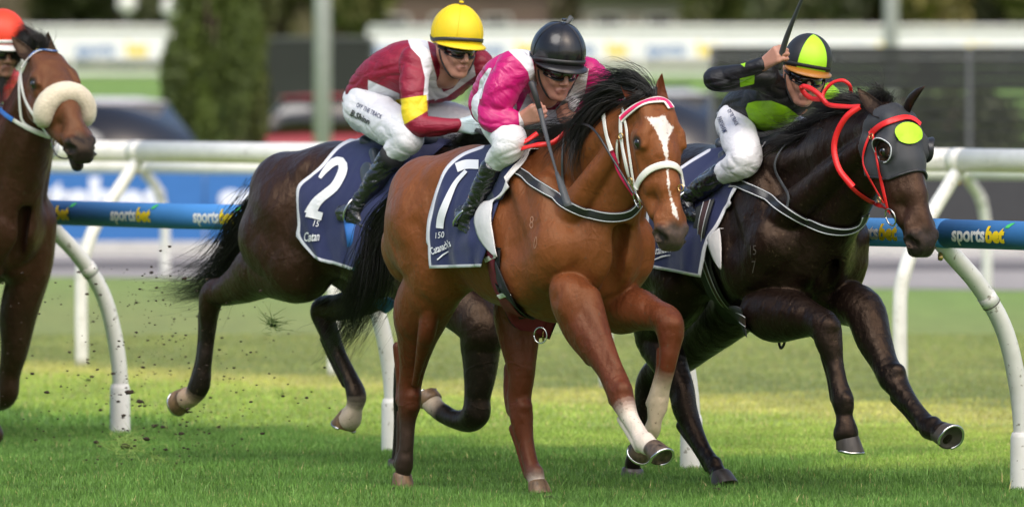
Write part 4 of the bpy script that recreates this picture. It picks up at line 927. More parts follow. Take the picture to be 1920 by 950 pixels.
# rider of number 7: cerise and white silks, black cap
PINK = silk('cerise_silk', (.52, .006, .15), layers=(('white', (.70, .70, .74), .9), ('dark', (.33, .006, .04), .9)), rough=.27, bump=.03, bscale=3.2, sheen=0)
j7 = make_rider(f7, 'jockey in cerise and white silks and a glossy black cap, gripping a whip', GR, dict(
    head=HHead(f7, 1043, 131, -.02, 24, 18, -3), pelvis=(930, 190, 0), spine=[(930, 195, 0, 44), (942, 168, 0, 46), (962, 147, 0, 49), (980, 142, -.02, 48), (994, 150, -.03, 38)], ta=.82,
    armR=[(966, 128, .19, 34), (940, 170, .25, 36), (925, 212, .28, 31), (932, 226, .28, 28), (955, 228, .24, 25), (975, 226, .20, 15)], handR=(1003, 214, .17), gripR=(-.25, -.2, 1), sideR=1,
    armL=[(1098, 138, -.19, 31), (1130, 165, -.27, 31), (1138, 200, -.28, 27), (1095, 205, -.2, 20), (1078, 200, -.14, 15)], handL=(1060, 212, -.1),
    leg=[(925, 200, .09, 37), (938, 232, .18, 37), (955, 268, .26, 33), (932, 300, .27, 24), (896, 362, .29, 19), (884, 392, .30, 17)], nb=4,
    foot=[(866, 400, .30, 17), (872, 415, .30, 19), (884, 432, .30, 15)], silk=PINK, wr=.005, chest=[(1056, 160, -.15, 42), (1045, 195, -.17, 38), (1000, 212, -.07, 34)],
    layers=dict(white=[[(952, 94), (970, 70), (990, 76), (996, 105), (1004, 135), (1010, 162), (1006, 178), (996, 162), (990, 135), (975, 116)], [(972, 212), (990, 175), (1008, 195), (1022, 240), (975, 245)], [(1026, 226), (1064, 176), (1090, 134), (1104, 128), (1096, 180), (1060, 235)], [(916, 128), (922, 128), (908, 160), (902, 186), (894, 186), (900, 150)]],
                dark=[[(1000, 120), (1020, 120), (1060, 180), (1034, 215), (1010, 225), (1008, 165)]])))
# rider of number 2: maroon and white, yellow cap
MAROON = silk('maroon_silk', (.24, .002, .024), layers=(('white', (.70, .70, .74), .9), ('yellow', (.82, .62, .01), .9)), rough=.5, bump=.012, bscale=6, fine=500, sheen=0)
j2 = make_rider(f2, 'jockey in maroon and white silks with a yellow armband and yellow cap', GR, dict(
    head=HHead(f2, 855, 94, -.02, 26, 12, -3), pelvis=(690, 190, 0), spine=[(690, 192, 0, 44), (710, 167, 0, 50), (745, 142, 0, 57), (780, 129, 0, 54), (804, 132, -.02, 42)], ta=.85,
    armR=[(780, 116, .18, 30), (776, 155, .23, 28), (778, 210, .26, 26), (786, 234, .26, 24), (825, 238, .22, 18), (858, 236, .18, 14)], handR=(886, 236, .14), gripR=(.6, -.2, .5), glove=(.45, .56, .6),
    armL=[(895, 122, -.18, 29), (925, 160, -.25, 27), (935, 195, -.25, 24), (915, 225, -.18, 18), (900, 236, -.13, 14)], handL=(880, 244, -.08),
    leg=[(690, 205, .09, 43), (728, 232, .19, 42), (764, 256, .27, 33), (742, 284, .28, 25), (690, 355, .29, 20), (678, 375, .30, 18)], nb=4,
    foot=[(642, 400, .31, 17), (662, 402, .31, 20), (683, 425, .31, 14)], silk=MAROON, cuff=M['blackmatte'], wr=.006, chest=[(858, 132, -.15, 34), (838, 158, -.12, 32), (800, 165, -.04, 30)],
    layers=dict(white=[[(760, 62), (797, 55), (808, 106), (819, 146), (816, 186), (793, 190), (797, 146), (788, 109), (770, 90)], [(888, 120), (892, 142), (838, 182), (822, 186), (820, 178), (850, 165)], [(690, 150), (749, 176), (749, 196), (690, 178)], [(817, 150), (835, 178), (815, 190)]],
                yellow=[[(742, 187), (800, 178), (802, 208), (759, 233), (740, 225)]])))
# rider of the black: black and lime silks
LIME = silk('black_lime_silk', (.006, .006, .008), layers=(('lime', (.30, .62, .01), .9),), rough=.5, sheen=0, bump=.012, bscale=6)
j3 = make_rider(f3, 'jockey in black and lime green silks and quartered cap, raising a whip', GR, dict(
    head=HHead(f3, 1509, 144, -.04, 8, 14, -10), pelvis=(1385, 222, 0), spine=[(1388, 222, 0, 40), (1402, 206, 0, 44), (1425, 197, 0, 49), (1450, 190, 0, 49), (1470, 184, 0, 38)], ta=.85,
    armR=[(1430, 140, .16, 28), (1390, 146, .26, 25), (1352, 150, .34, 23), (1342, 147, .34, 22), (1385, 138, .30, 18), (1430, 122, .24, 15)], handR=(1456, 103, .22), gripR=(.15, -.1, 1), sideR=1,
    armL=[(1540, 170, -.17, 28), (1562, 205, -.25, 25), (1560, 240, -.26, 22), (1530, 255, -.18, 18), (1510, 262, -.13, 14)], handL=(1495, 265, -.08),
    leg=[(1378, 232, .09, 34), (1387, 262, .18, 36), (1396, 300, .26, 33), (1362, 322, .27, 24), (1310, 352, .29, 20), (1292, 368, .30, 18)], nb=4,
    foot=[(1275, 380, .31, 16), (1285, 390, .31, 18), (1305, 405, .31, 14)], silk=LIME, wr=.007,
    layers=dict(lime=[[(1398, 204), (1402, 194), (1416, 190), (1446, 189), (1475, 200), (1500, 219), (1490, 245), (1455, 252), (1424, 243), (1406, 228)], [(1387, 148), (1415, 141), (1414, 158), (1388, 164)], [(1538, 158), (1556, 155), (1575, 170), (1572, 186), (1537, 186)], [(1385, 118), (1398, 117), (1396, 126)]])))
# rider at the left edge
REDS = silk('red_silk', (.55, .012, .012), rough=.4)
j4 = make_rider(f4, 'jockey in red silks and a red cap, cut off by the left edge', GR, dict(
    head=HHead(f4, 4, 96, .05, 20, 12, 0), pelvis=(-120, 190, 0), spine=[(-120, 195, 0, 40), (-95, 170, 0, 46), (-55, 150, 0, 50), (-20, 150, 0, 46)],
    armR=[(-85, 145, .18, 26), (-100, 190, .25, 24), (-95, 225, .26, 20), (-50, 235, .2, 14)], handR=(-25, 235, .14), armL=[(18, 155, -.18, 24), (26, 190, -.22, 20), (15, 215, -.18, 16), (0, 225, -.12, 13)], handL=(-15, 235, -.08),
    leg=[(-125, 205, .09, 36), (-105, 235, .18, 36), (-88, 268, .26, 31), (-108, 295, .27, 22), (-145, 355, .29, 18), (-155, 375, .3, 16)], nb=4, foot=[(-172, 388, .3, 15), (-165, 398, .3, 17), (-150, 415, .3, 13)], silk=REDS))
BLACKCAP = mat('gloss_black_cap', (.008, .008, .010), .27, var=.1, coat=.15, bump=.0015, bscale=40)
YCAP = mat('yellow_cap', (.80, .58, .008), .55, var=.03, bump=.0008, bscale=300)
LCAP = mat('quartered_cap', (.014, .014, .016), .5, layers=(('front', (.42, .80, .02), 2.5),), bump=.0006, bscale=400)
RCAP = mat('red_cap', (.75, .05, .015), .5, var=.04)
TAN = mat('tan_peak', (.38, .15, .02), .35)
RUB = mat('black_rubber_band', (.03, .03, .032), .45)
WHB = mat('white_band', (.7, .7, .68), .6)
helmet(f7, j7['h'], j7['root'], BLACKCAP, band=RUB, peak=M['black'])
helmet(f2, j2['h'], j2['root'], YCAP, band=RUB, peak=YCAP)
helmet(f3, j3['h'], j3['root'], LCAP, band=M['blackmatte'], peak=TAN, seams=False, rad=(.108, .118, .130))
helmet(f4, j4['h'], j4['root'], RCAP, band=WHB, peak=WHB, seams=False)
for j, fr in ((j7, f7), (j2, f2), (j3, f3), (j4, f4)): goggles(fr, j['h'], j['root'], M['black'], M['lens'])
mb = MB()
for j, fr in ((j2, f2), (j3, f3), (j7, f7)):   # chin strap
    h = j['h']; tube('chin_strap', fr.toW(catmull([h.p(.088, -.0, .01), h.p(.072, -.055, .03), h.p(.03, -.108, .05), h.p(-.03, -.108, .05), h.p(-.072, -.055, .03), h.p(-.088, 0, .01)], 24)), .005, M['black'], j['root'], 6)
# whips: held in the hand
def whip(fr, pts, radii, label, flap=None):
    r = thing('whip', label, 'whip', fr.toW(fr.P(*pts[0][:3])), 'jockey whips')
    tube('shaft', fr.toW(catmull([fr.P(*p) for p in pts], 30)), np.interp(np.linspace(0, 1, 30), np.linspace(0, 1, len(radii)), radii), M['grey'], r, 10)
    a, b = fr.P(*pts[0]), fr.P(*pts[1]); d = (b-a)/np.linalg.norm(b-a)
    tube('handle', fr.toW(np.array([a-d*.01, a, b])), [.013, .0155, .012], RUB, r, 12)
    if flap:
        P = [fr.P(*p) for p in flap]; t = catmull(P, 8); o_ = []
        S = fr.dirL(np.array([1., 0, .3])); V = []
        for i, q in enumerate(t):
            w_ = np.interp(i, [0, 3, 7], [.007, .015, .017]); V += [q-S*w_, q+S*w_]
        f = mesh('flap', fr.toW(np.array(V)), [(2*i, 2*i+1, 2*i+3, 2*i+2) for i in range(7)], M['grey'], r); md = f.modifiers.new('t', 'SOLIDIFY'); md.thickness = .008
    return r
whip(f7, [(997, 157, .20), (1012, 205, .185), (1022, 245, .19), (1037, 300, .24), (1050, 345, .30)], [.012, .012, .009, .006, .005], 'whip hanging down from the fist of the jockey in cerise silks', [(1044, 325, .29), (1055, 355, .30), (1066, 388, .31)])
whip(f3, [(1461, 126, .205), (1466, 100, .205), (1478, 62, .21), (1500, 8, .22), (1530, -60, .24)], [.015, .013, .009, .007, .005], 'whip raised up past the frame edge by the jockey in lime and black')
whip(f2, [(862, 262, .1), (885, 240, .1), (960, 200, .0), (1030, 90, -.25), (1072, 32, -.36)], [.012, .010, .006, .007, .013], 'whip held low by the jockey in the yellow cap', None)
tubeend = None
# ---------------------------------------------------------------- tack
root7, root2, root3, root4 = H7['root'], H2['root'], H3['root'], H4['root']
B7, B2, B3, B4 = H7['bvh'], H2['bvh'], H3['bvh'], H4['bvh']
# saddle cloths
cl7 = cloth(f7, B7, [(905, 279), (868, 293), (840, 318), (822, 358), (812, 400), (807, 440), (807, 475), (809, 503)], [(1012, 268), (985, 300), (955, 345), (935, 390), (922, 430), (913, 465), (906, 500)], m=CLOTH, seed=1, wr=.009)
tag(cl7, 'navy saddle cloth with white edging and a white 7 on the bay racehorse', 'saddle cloth', 'numbered saddle cloths')
cl2 = cloth(f2, B2, [(700, 250), (640, 275), (600, 318), (563, 350), (560, 385), (562, 420), (560, 448), (590, 484)], [(850, 262), (800, 310), (765, 360), (740, 395), (715, 430), (695, 460), (660, 506)], m=CLOTH, seed=4, wr=.016)
tag(cl2, 'navy saddle cloth with white edging and a white 2 on the dark brown horse', 'saddle cloth', 'numbered saddle cloths')
cl3 = cloth(f3, B3, [(1330, 285), (1285, 312), (1240, 345), (1220, 385), (1217, 430), (1215, 470), (1214, 500)], [(1440, 268), (1400, 330), (1378, 368), (1350, 425), (1328, 455), (1320, 490), (1314, 520)], m=CLOTH, seed=8, edge='all')
tag(cl3, 'navy saddle cloth with white edging under the jockey in lime and black', 'saddle cloth', 'numbered saddle cloths')
cl4 = cloth(f4, B4, [tuple(pix(f4.toW(np.array(q)))[0]) for q in ((.55, .0, 1.5), (.5, .3, 1.3), (.52, .3, .95))], [tuple(pix(f4.toW(np.array(q)))[0]) for q in ((1.05, .0, 1.55), (1.05, .3, 1.3), (.95, .3, .95))], nt=16, ns=12, m=CLOTH)
tag(cl4, 'navy saddle cloth on the brown horse at the left edge', 'saddle cloth', 'numbered saddle cloths')
bc7, bc2, bc3 = bvh_of(cl7), bvh_of(cl2), bvh_of(cl3)
# numerals and lettering on the cloths (photo points on the cloth itself)
I = ((1, 0), (0, 1))
def numeral(cl, bv, paths, fr):
    for k, (path, wd) in enumerate(paths):
        V2, Fs = strip2d(path, wd); print_on('number', V2, Fs, (0, 0), I[0], I[1], bv, M['decalwhite'], cl, .007+.0012*k)
numeral(cl7, bc7, [([(857, 316), (875, 310), (899, 310)], [17, 17, 17]), ([(876, 322), (856, 345), (840, 378), (830, 405), (827, 428)], [7, 9, 12, 14, 14])], f7)
numeral(cl2, bc2, [([(601, 335), (610, 322), (626, 306), (640, 304), (645, 315), (640, 332), (628, 352), (610, 366), (593, 382), (583, 402)], [7, 11, 15, 17, 17, 17, 17, 17, 19, 22]), ([(577, 398), (606, 406)], [17, 15])], f2)
def lettering(name, s, cl, bv, o, size, ang, m, bold=.02, squeeze=1, shear=.25, off=.008, sub=0):
    V2, Fs = text_vf(s, bold); a = math.radians(ang); ex = np.array([math.cos(a), math.sin(a)])*size*squeeze; ey = np.array([math.sin(a), -math.cos(a)])*size
    V2 = V2.copy(); V2[:, 0] += V2[:, 1]*shear; return print_on(name, V2, Fs, o, ex, ey, bv, m, cl, off, sub)
lettering('lettering', '150', cl7, bc7, (819, 447), 16, -8, M['decalwhite'], .0, .8)
lettering('lettering', 'Catanach\'s', cl7, bc7, (812, 478), 19, -24, M['decalwhite'], .015, .50)
V2, Fs = strip2d([(822, 487), (832, 478), (844, 471)], [2, 3, 1.5]); print_on('lettering', V2, Fs, (0, 0), *I, bc7, M['decalwhite'], cl7, .008)
lettering('lettering', '15', cl2, bc2, (588, 424), 17, 8, M['decalwhite'], .0, .8)
lettering('lettering', 'Catan', cl2, bc2, (572, 452), 24, -2, M['decalwhite'], .015, .50)
lettering('lettering', 'Catanach\'s', cl3, bc3, (1223, 478), 20, -10, M['decalwhite'], .015, .46)
V2, Fs = strip2d([(1228, 487), (1242, 481), (1260, 478)], [2, 3, 1.5]); print_on('lettering', V2, Fs, (0, 0), *I, bc3, M['decalwhite'], cl3, .008)
# white felt linings under the flaps
ln7 = cloth(f7, B7, [(990, 288), (958, 330), (938, 365), (915, 383), (900, 408), (905, 435), (922, 462), (940, 482)], [(1003, 288), (978, 318), (955, 350), (935, 378), (930, 405), (932, 432), (938, 460), (943, 483)], nt=26, ns=12, off=.030, wr=.006, m=LINING, name='felt_lining', parent=cl7)
ln3 = cloth(f3, B3, [(1352, 430), (1334, 448), (1342, 480), (1356, 504)], [(1354, 430), (1356, 448), (1358, 480), (1358, 505)], nt=16, ns=8, off=.018, wr=.003, m=LINING, name='felt_lining', parent=cl3)
ln2 = cloth(f2, B2, [(768, 362), (742, 395), (715, 425), (698, 460)], [(775, 372), (752, 405), (728, 440), (705, 470)], nt=16, ns=8, off=.02, wr=.004, m=LINING, name='felt_lining', parent=cl2)
SADM = mat('saddle_leather', (.045, .055, .07), .35, var=.1)
def saddle(fr, cu, label, z=1.545):
    r = thing('saddle', label, 'saddle', fr.toW(np.array([cu, 0, 1.5])), 'racing saddles')
    bs = [bone((cu-.20, 0, z+.0), .035, (cu+.05, 0, z-.015), .05, k=.04, a=.45), bone((cu-.22, .07, z+.02), .02, (cu-.22, -.07, z+.02), .02, k=.04), bone((cu+.05, 0, z-.01), .05, (cu+.2, 0, z+.035), .04, k=.04, a=.7)]
    for s in (-1, 1): bs.append(bone((cu-.05, s*.16, z-.04), .02, (cu+.10, s*.23, z-.20), .02, k=.06))
    V, Fs = implicit(bs, .008, None); mesh('seat', fr.toW(V), Fs, SADM, r)
    for s in (-1, 1):
        V, Fs = implicit([bone((cu+.0, s*.24, z-.13), .05, (cu+.08, s*.285, z-.30), .05, k=.03, a=4)], .006, None); mesh('saddle_flap', fr.toW(V), Fs, SADM, r)
saddle(f7, .93, 'light racing saddle under the jockey in cerise silks'); saddle(f2, .93, 'dark grey racing saddle under the jockey in the yellow cap'); saddle(f3, .98, 'racing saddle under the jockey in lime and black'); saddle(f4, .95, 'racing saddle under the jockey in red silks')
def straps(parent, name, pts, wid, bv, m, **k): return strap(name, pts, wid, bv, m, parent, **k)
# number 7: girth, breastplate, bridle
gpts = [(927, 462), (931, 498), (948, 545), (973, 582), (1004, 604), (1038, 618)]
g = straps(root7, 'girth', gpts, .150, B7, M['blackmatte'], off=.006, th=.006); g2 = straps(root7, 'girth_web', [(p[0]-3, p[1]+1) for p in gpts], .118, B7, M['maroonweb'], off=.016, th=.004); g2[0].parent = g[0]
for p in ((926, 482), (951, 548)): straps(g[0], 'girth_patch', [(p[0]-10, p[1]+3), (p[0]+10, p[1]-3)], .022, B7, M['whiteleather'], off=.020, n=4)
BL = mat('reflective_piping', (.55, .57, .6), .4)
bp = straps(root7, 'breastplate', [(965, 320), (1005, 345), (1035, 366), (1070, 386), (1110, 401), (1150, 406), (1180, 399), (1196, 380)], .046, B7, M['black'], off=.010, th=.006); edge_lines('piping', bp, .046, BL, bp[0], .0025, .007)
straps(root7, 'martingale_strap', [(1062, 240), (1057, 290), (1056, 340), (1052, 375)], .013, B7, M['grey'], off=.008)
bri = straps(root7, 'bridle', [(1166, 218), (1166, 250), (1172, 290), (1183, 335), (1200, 375)], .020, B7, M['whiteleather'], off=.006, th=.004)[0]
straps(bri, 'cheek_strap', [(1170, 205), (1178, 250), (1184, 300), (1192, 345), (1201, 374)], .013, B7, M['whiteleather'], off=.009)
straps(bri, 'cheek_strap', [(1160, 262), (1157, 285), (1160, 305)], .010, B7, M['whiteleather'], off=.008)
bb_pts = [(1167, 224), (1180, 212), (1200, 199), (1222, 191), (1240, 189), (1250, 194), (1257, 205)]
bb = straps(bri, 'browband', bb_pts, .036, B7, M['whiteleather'], off=.008, th=.005); bb2 = straps(bb[0], 'browband_stripe', bb_pts, .018, B7, M['pink'], off=.0125, th=.004)
bvb = bvh_of(bb2[0])
lettering('lettering', 'LEEKO', bb[0], bvb, (1207, 198), 7.5, -16, M['decalwhite'], .02, .62, 0, .002)
lettering('lettering', 'RACING', bb[0], bvb, (1230, 191.5), 7.5, 8, M['decalwhite'], .02, .50, 0, .002)
straps(bri, 'noseband', [(1196, 352), (1204, 334), (1220, 318), (1240, 310), (1258, 309), (1270, 318), (1278, 334), (1281, 350)], .030, B7, M['whiteleather'], off=.009, th=.007)
def ring(fr, bv, px, py, r, m, parent, name='bit_ring', th=.004, D=None):
    h_, n_ = cast(px, py, bv); 
    if h_ is None: h_ = W(px, py, D or 37.0); n_ = np.array([-.6, -.8, 0])
    n_ = n_/np.linalg.norm(n_); c = h_+n_*.018; a_ = np.cross(n_, [0, 0, 1.]); a_ /= np.linalg.norm(a_); b_ = np.cross(a_, n_)
    P = [c+a_*r*math.cos(t)+b_*r*math.sin(t) for t in np.linspace(0, 2*math.pi, 25)]; return tube(name, np.array(P), th, m, parent, 6)
ring(f7, B7, 1201, 372, .036, M['steel'], bri); ring(f7, B7, 1188, 338, .016, M['brass'], bri, 'buckle', .003); ring(f7, B7, 1169, 255, .012, M['brass'], bri, 'buckle', .003); ring(f7, B7, 1281, 352, .014, M['brass'], bri, 'buckle', .003)
rn = straps(bri, 'rein', [(1134, 218, 37.2), (1139, 250, 37.1), (1148, 282, 37.0)], .021, B7, M['whiteleather'], off=.008)[0]
straps(bri, 'rein', [(1148, 282), (1160, 315), (1172, 338), (1187, 362)], .019, B7, M['pink'], off=.010)
dl = lambda px, py, w: float(f7.D(f7.P(px, py, w)))
def free_strap(fr, parent, name, pts, wid, m, twist=0.0):
    """a loose strap in the air: photo point plus its own distance off the horse's middle plane"""
    P = fr.toW(catmull([fr.P(*p) for p in pts], 40)); T = np.gradient(P, axis=0); T /= np.linalg.norm(T, axis=1)[:, None]
    Nn = np.array([-.2, -1, .25]); S = np.cross(np.tile(Nn, (len(P), 1)), T); S /= np.linalg.norm(S, axis=1)[:, None]; V = []; Fs = []
    U = np.cross(T, S)
    for i in range(len(P)):
        a = twist*math.sin(i*.25); s = S[i]*math.cos(a)+U[i]*math.sin(a); u = np.cross(T[i], s); w2 = wid/2
        V += [P[i]-s*w2-u*.002, P[i]+s*w2-u*.002, P[i]+s*w2+u*.002, P[i]-s*w2+u*.002]
    for i in range(len(P)-1):
        for j in range(4): Fs.append((i*4+j, i*4+(j+1) % 4, i*4+4+(j+1) % 4, i*4+4+j))
    return mesh(name, np.array(V), Fs, m, parent)
free_strap(f7, bri, 'rein', [(1008, 250, .17), (985, 265, .22), (966, 272, .24), (968, 280, .24), (1005, 272, .22), (1035, 268, .17), (1058, 250, .12), (1072, 232, .10)], .022, M['red'], .5)
free_strap(f7, bri, 'rein', [(1072, 232, .12), (1110, 240, .18), (1150, 300, .17), (1187, 362, .14)], .010, M['black'])
ring(f7, B7, 1018, 628, .035, M['steel'], g[0], 'girth_ring', .003, 37.6); ring(f7, B7, 1012, 626, .030, M['brass'], g[0], 'girth_ring', .003, 37.6)
# horse 2: girth seen under the boot
g = straps(root2, 'girth', [(664, 395), (668, 440), (678, 490), (700, 545), (735, 575)], .08, B2, M['blueweb'], off=.03, th=.006)
bri2 = straps(root2, 'bridle', [(1030, 262), (1050, 245), (1070, 250)], .02, B2, M['black'], off=.006, n=8)[0]
free_strap(f2, bri2, 'rein', [(886, 240, .13), (930, 262, .16), (990, 290, .15), (1060, 330, .1)], .018, M['black'])
free_strap(f2, root2, 'martingale_strap', [(742, 345, .36), (755, 362, .34), (772, 380, .31)], .014, M['black'])
# horse 3
gp = [(1328, 385), (1318, 430), (1320, 475), (1336, 525), (1356, 563), (1380, 588), (1402, 603)]
g = straps(root3, 'girth', gp, .135, B3, mat('grey_girth', (.035, .037, .036), .7, bump=.001, bscale=200), off=.016, th=.006)
q = straps(g[0], 'girth_web', [(p[0]+5, p[1]-2) for p in gp], .045, B3, mat('brown_web', (.06, .025, .022), .6), off=.024, th=.003); edge_lines('piping', q, .055, BL, g[0], .0022, .004)
bp = straps(root3, 'breastplate', [(1372, 345), (1400, 350), (1430, 366), (1470, 390), (1510, 412), (1550, 428), (1590, 430), (1612, 418), (1620, 400)], .044, B3, M['black'], off=.010, th=.006); edge_lines('piping', bp, .044, BL, bp[0], .003, .007)
straps(root3, 'martingale_strap', [(1490, 262), (1465, 285), (1455, 315), (1472, 350), (1482, 368), (1478, 388)], .014, B3, M['grey'], off=.008)
# hood: a shell round the head, open at the muzzle
hp = h3.inv(H3['V']); me = H3['body'].data
keep = (hp[:, 0] > -.045) & (hp[:, 0] < .285-.55*np.clip(-hp[:, 1], 0, .2)+.0) & (hp[:, 1] > -.165+.0) & (hp[:, 1] > -.06-.55*(hp[:, 0]+.03))
eyeh = ((hp[:, 0]-.167)**2+(hp[:, 1]-.03)**2 < .036**2) & (np.abs(hp[:, 2]) > .05); keep &= ~eyeh
idx = np.full(len(hp), -1); nn = np.array([v.normal[:] for v in me.vertices]); ks = np.where(keep)[0]; idx[ks] = np.arange(len(ks))
Wv = np.array([v.co[:] for v in me.vertices]); Fh = [tuple(int(idx[i]) for i in p.vertices) for p in me.polygons if all(keep[i] for i in p.vertices)]
HOODM = mat('charcoal_hood', (.028, .031, .036), .62, var=.08, bump=.0008, bscale=400, sheen=.1)
hood = mesh('hood', Wv[ks]+nn[ks]*.006, Fh, HOODM, root3); md = hood.modifiers.new('t', 'SOLIDIFY'); md.thickness = .004
bh = bvh_of(hood)
hb_pts = []      # bound lower edge of the hood
for th in np.linspace(-2.15, 2.15, 44):
    bb_, hit = .05*math.cos(th), None
    for _ in range(4):
        aa = .280-.55*min(max(-bb_, 0), .2); o_ = Vector(f3.toW(h3.p(aa, .4*math.cos(th)-.03, .4*math.sin(th)))); t_ = Vector(f3.toW(h3.p(aa, -.03, 0))); hit = B3.ray_cast(o_, (t_-o_).normalized())
        if hit[0] is None: break
        bb_ = float(h3.inv(f3.fromW(np.array(hit[0]))[None])[0, 1])
    if hit and hit[0] is not None: hb_pts.append(np.array(hit[0]+hit[1]*.007))
if len(hb_pts) > 8: tube('hood_binding', catmull(hb_pts, 80), .006, M['black'], hood, 8)
a_ = np.linspace(0, 2*np.pi, 28, endpoint=False); rr = [0, .35, .7, 1]; V2 = np.array([(r*np.cos(t), r*np.sin(t)) for r in rr for t in a_]); Fs = [(i*28+j, i*28+(j+1) % 28, (i+1)*28+(j+1) % 28, (i+1)*28+j) for i in range(3) for j in range(28)]
print_on('lime_spot', V2, Fs, (1702, 251), (25, 2), (0, 20), bh, mat('lime_patch', (.42, .78, .02), .6), hood, .010)
for s, op in ((1, 1), (-1, 1)):    # blinker cups: open half funnels round the eyes
    V = []; n1, n2 = 6, 22; ce = np.array([.165, .03])
    for i in range(n1):
        t = i/(n1-1)
        for j in range(n2):
            a = 2*math.pi*j/n2; back = max(0, -math.cos(a))    # deeper behind the eye
            r = .043+.008*t; out = .006+t*(.014+.036*back)
            V.append(h3.p(ce[0]+r*math.cos(a), ce[1]+r*1.0*math.sin(a)+.006*t, s*(.088+out)))
    Fs = [(i*n2+j, i*n2+(j+1) % n2, (i+1)*n2+(j+1) % n2, (i+1)*n2+j) for i in range(n1-1) for j in range(n2)]
    cup = mesh('blinker_cup', f3.toW(np.array(V)), Fs, M['black'], hood); md = cup.modifiers.new('t', 'SOLIDIFY'); md.thickness = .004
    tube('cup_rim', f3.toW(np.array(V[-n2:]+[V[-n2]])), .0028, BL if s == 1 else M['black'], cup, 6)
BH = bvh_of(H3['body'], hood)
bri = straps(root3, 'bridle', [(1637, 240), (1642, 270), (1650, 315), (1657, 350), (1668, 395)], .018, BH, M['red'], off=.007, th=.004)[0]
straps(bri, 'cheek_strap', [(1636, 248), (1624, 275), (1622, 310), (1640, 345), (1660, 380)], .012, BH, M['red'], off=.008)
straps(bri, 'browband', [(1634, 252), (1650, 238), (1672, 228), (1698, 222), (1714, 226), (1723, 235)], .028, BH, M['red'], off=.009, th=.004)
straps(bri, 'rein', [(1577, 322), (1600, 350), (1630, 374), (1655, 388), (1672, 396)], .020, BH, M['red'], off=.012)
free_strap(f3, bri, 'rein', [(1612, 200, .12), (1588, 218, .16), (1570, 248, .18), (1564, 280, .19), (1574, 318, .19), (1600, 350, .17)], .026, M['red'])
free_strap(f3, bri, 'rein', [(1612, 200, .12), (1585, 200, .12), (1553, 196, .12), (1538, 180, .13), (1520, 166, .14), (1503, 162, .14), (1506, 172, .13), (1520, 184, .12), (1540, 187, .12)], .022, M['red'], .3)
free_strap(f3, bri, 'rein', [(1540, 187, .12), (1547, 170, .10), (1562, 155, .08), (1580, 151, .06), (1593, 160, .04), (1596, 176, .02)], .016, M['red'], .4)
ring(f3, B3, 1676, 405, .038, M['steel'], bri); ring(f3, B3, 1655, 372, .014, M['brass'], bri, 'buckle', .003); ring(f3, BH, 1639, 258, .012, M['brass'], bri, 'buckle', .003)
free_strap(f3, g[0], 'strap_end', [(1466, 622, .05), (1461, 640, .05), (1464, 652, .05), (1470, 645, .05), (1472, 628, .05)], .012, M['black'])
# horse 4: sheepskin noseband and white bridle
FLEECE = mat('sheepskin', (.66, .58, .44), .95, var=.12, scale=30, bump=.006, bscale=90, sheen=.4)
P = [h4.p(.28+.045*(1-math.cos(a)), .085*math.cos(a)-.01, .102*math.sin(a)) for a in np.linspace(-2.15, 2.15, 26)]; V, Fs = tube_vf(f4.toW(np.array(P)), 0.058*np.sqrt(np.clip(1-np.abs(np.linspace(-1, 1, 26))**8, .15, 1)), 20)
V = V+rng.normal(0, .0009, V.shape); nb = mesh('sheepskin_noseband', V, Fs, FLEECE, root4)
bri = straps(root4, 'bridle', [(40, 128), (42, 160), (52, 195), (75, 230), (92, 252)], .018, B4, M['whiteleather'], off=.006)[0]
straps(bri, 'cheek_strap', [(38, 125), (38, 170), (42, 225), (60, 240), (88, 252)], .014, B4, M['whiteleather'], off=.007)
straps(bri, 'browband', [(40, 128), (52, 110), (72, 98), (95, 94), (110, 100)], .026, B4, M['whiteleather'], off=.008); straps(bri, 'browband_stripe', [(42, 126), (54, 109), (73, 98), (95, 95), (108, 100)], .008, B4, M['blueweb'], off=.013)
straps(bri, 'rein', [(26, 224), (50, 238), (75, 250), (92, 256)], .020, B4, M['whiteleather'], off=.010); straps(bri, 'rein', [(0, 205), (12, 215), (26, 224)], .024, B4, M['blueweb'], off=.012)
ring(f4, B4, 96, 262, .036, M['steel'], bri); free_strap(f4, bri, 'rein', [(96, 262, .1), (105, 290, .1), (125, 297, .08), (140, 285, .02)], .008, M['black'])
# printing on the breeches
for j, fr, items in ((j2, f2, (('OFF THE TRACK', (668, 200), 11.5, 27, .62, M['decalnavy'], .008), ('B.Shinn', (657, 216), 16, 27, .85, M['black'], .02))),
                     (j3, f3, (('OF TE TRACK', (1364, 208), 10, 62, .55, M['decalnavy'], .008), ('PARNHAM', (1345, 222), 13, 68, .5, M['decalnavy'], .01)))):
    bv = bvh_of(j['breeches'])
    for s, o, sz, an, sq, m_, bo in items: lettering('lettering', s, j['breeches'], bv, o, sz, an, m_, bo, sq, 0, .004)
# freeze brands
BR7, BR3 = mat('pale_brand_hair', (.34, .17, .10), .6, var=.3, scale=60), mat('grey_brand_hair', (.10, .085, .075), .6, var=.3, scale=60)
lettering('brand', '8', root7, B7, (993, 428), 34, 4, BR7, -.01, .5, 0, .002, 2); lettering('brand', '0', root7, B7, (1000, 466), 34, 8, BR7, -.01, .4, 0, .002, 2)
lettering('brand', '15', root3, B3, (1407, 478), 26, -4, BR3, -.01, .6, .1, .002, 2); lettering('brand', '7', root3, B3, (1410, 512), 34, -6, BR3, -.01, .5, .2, .002, 2)
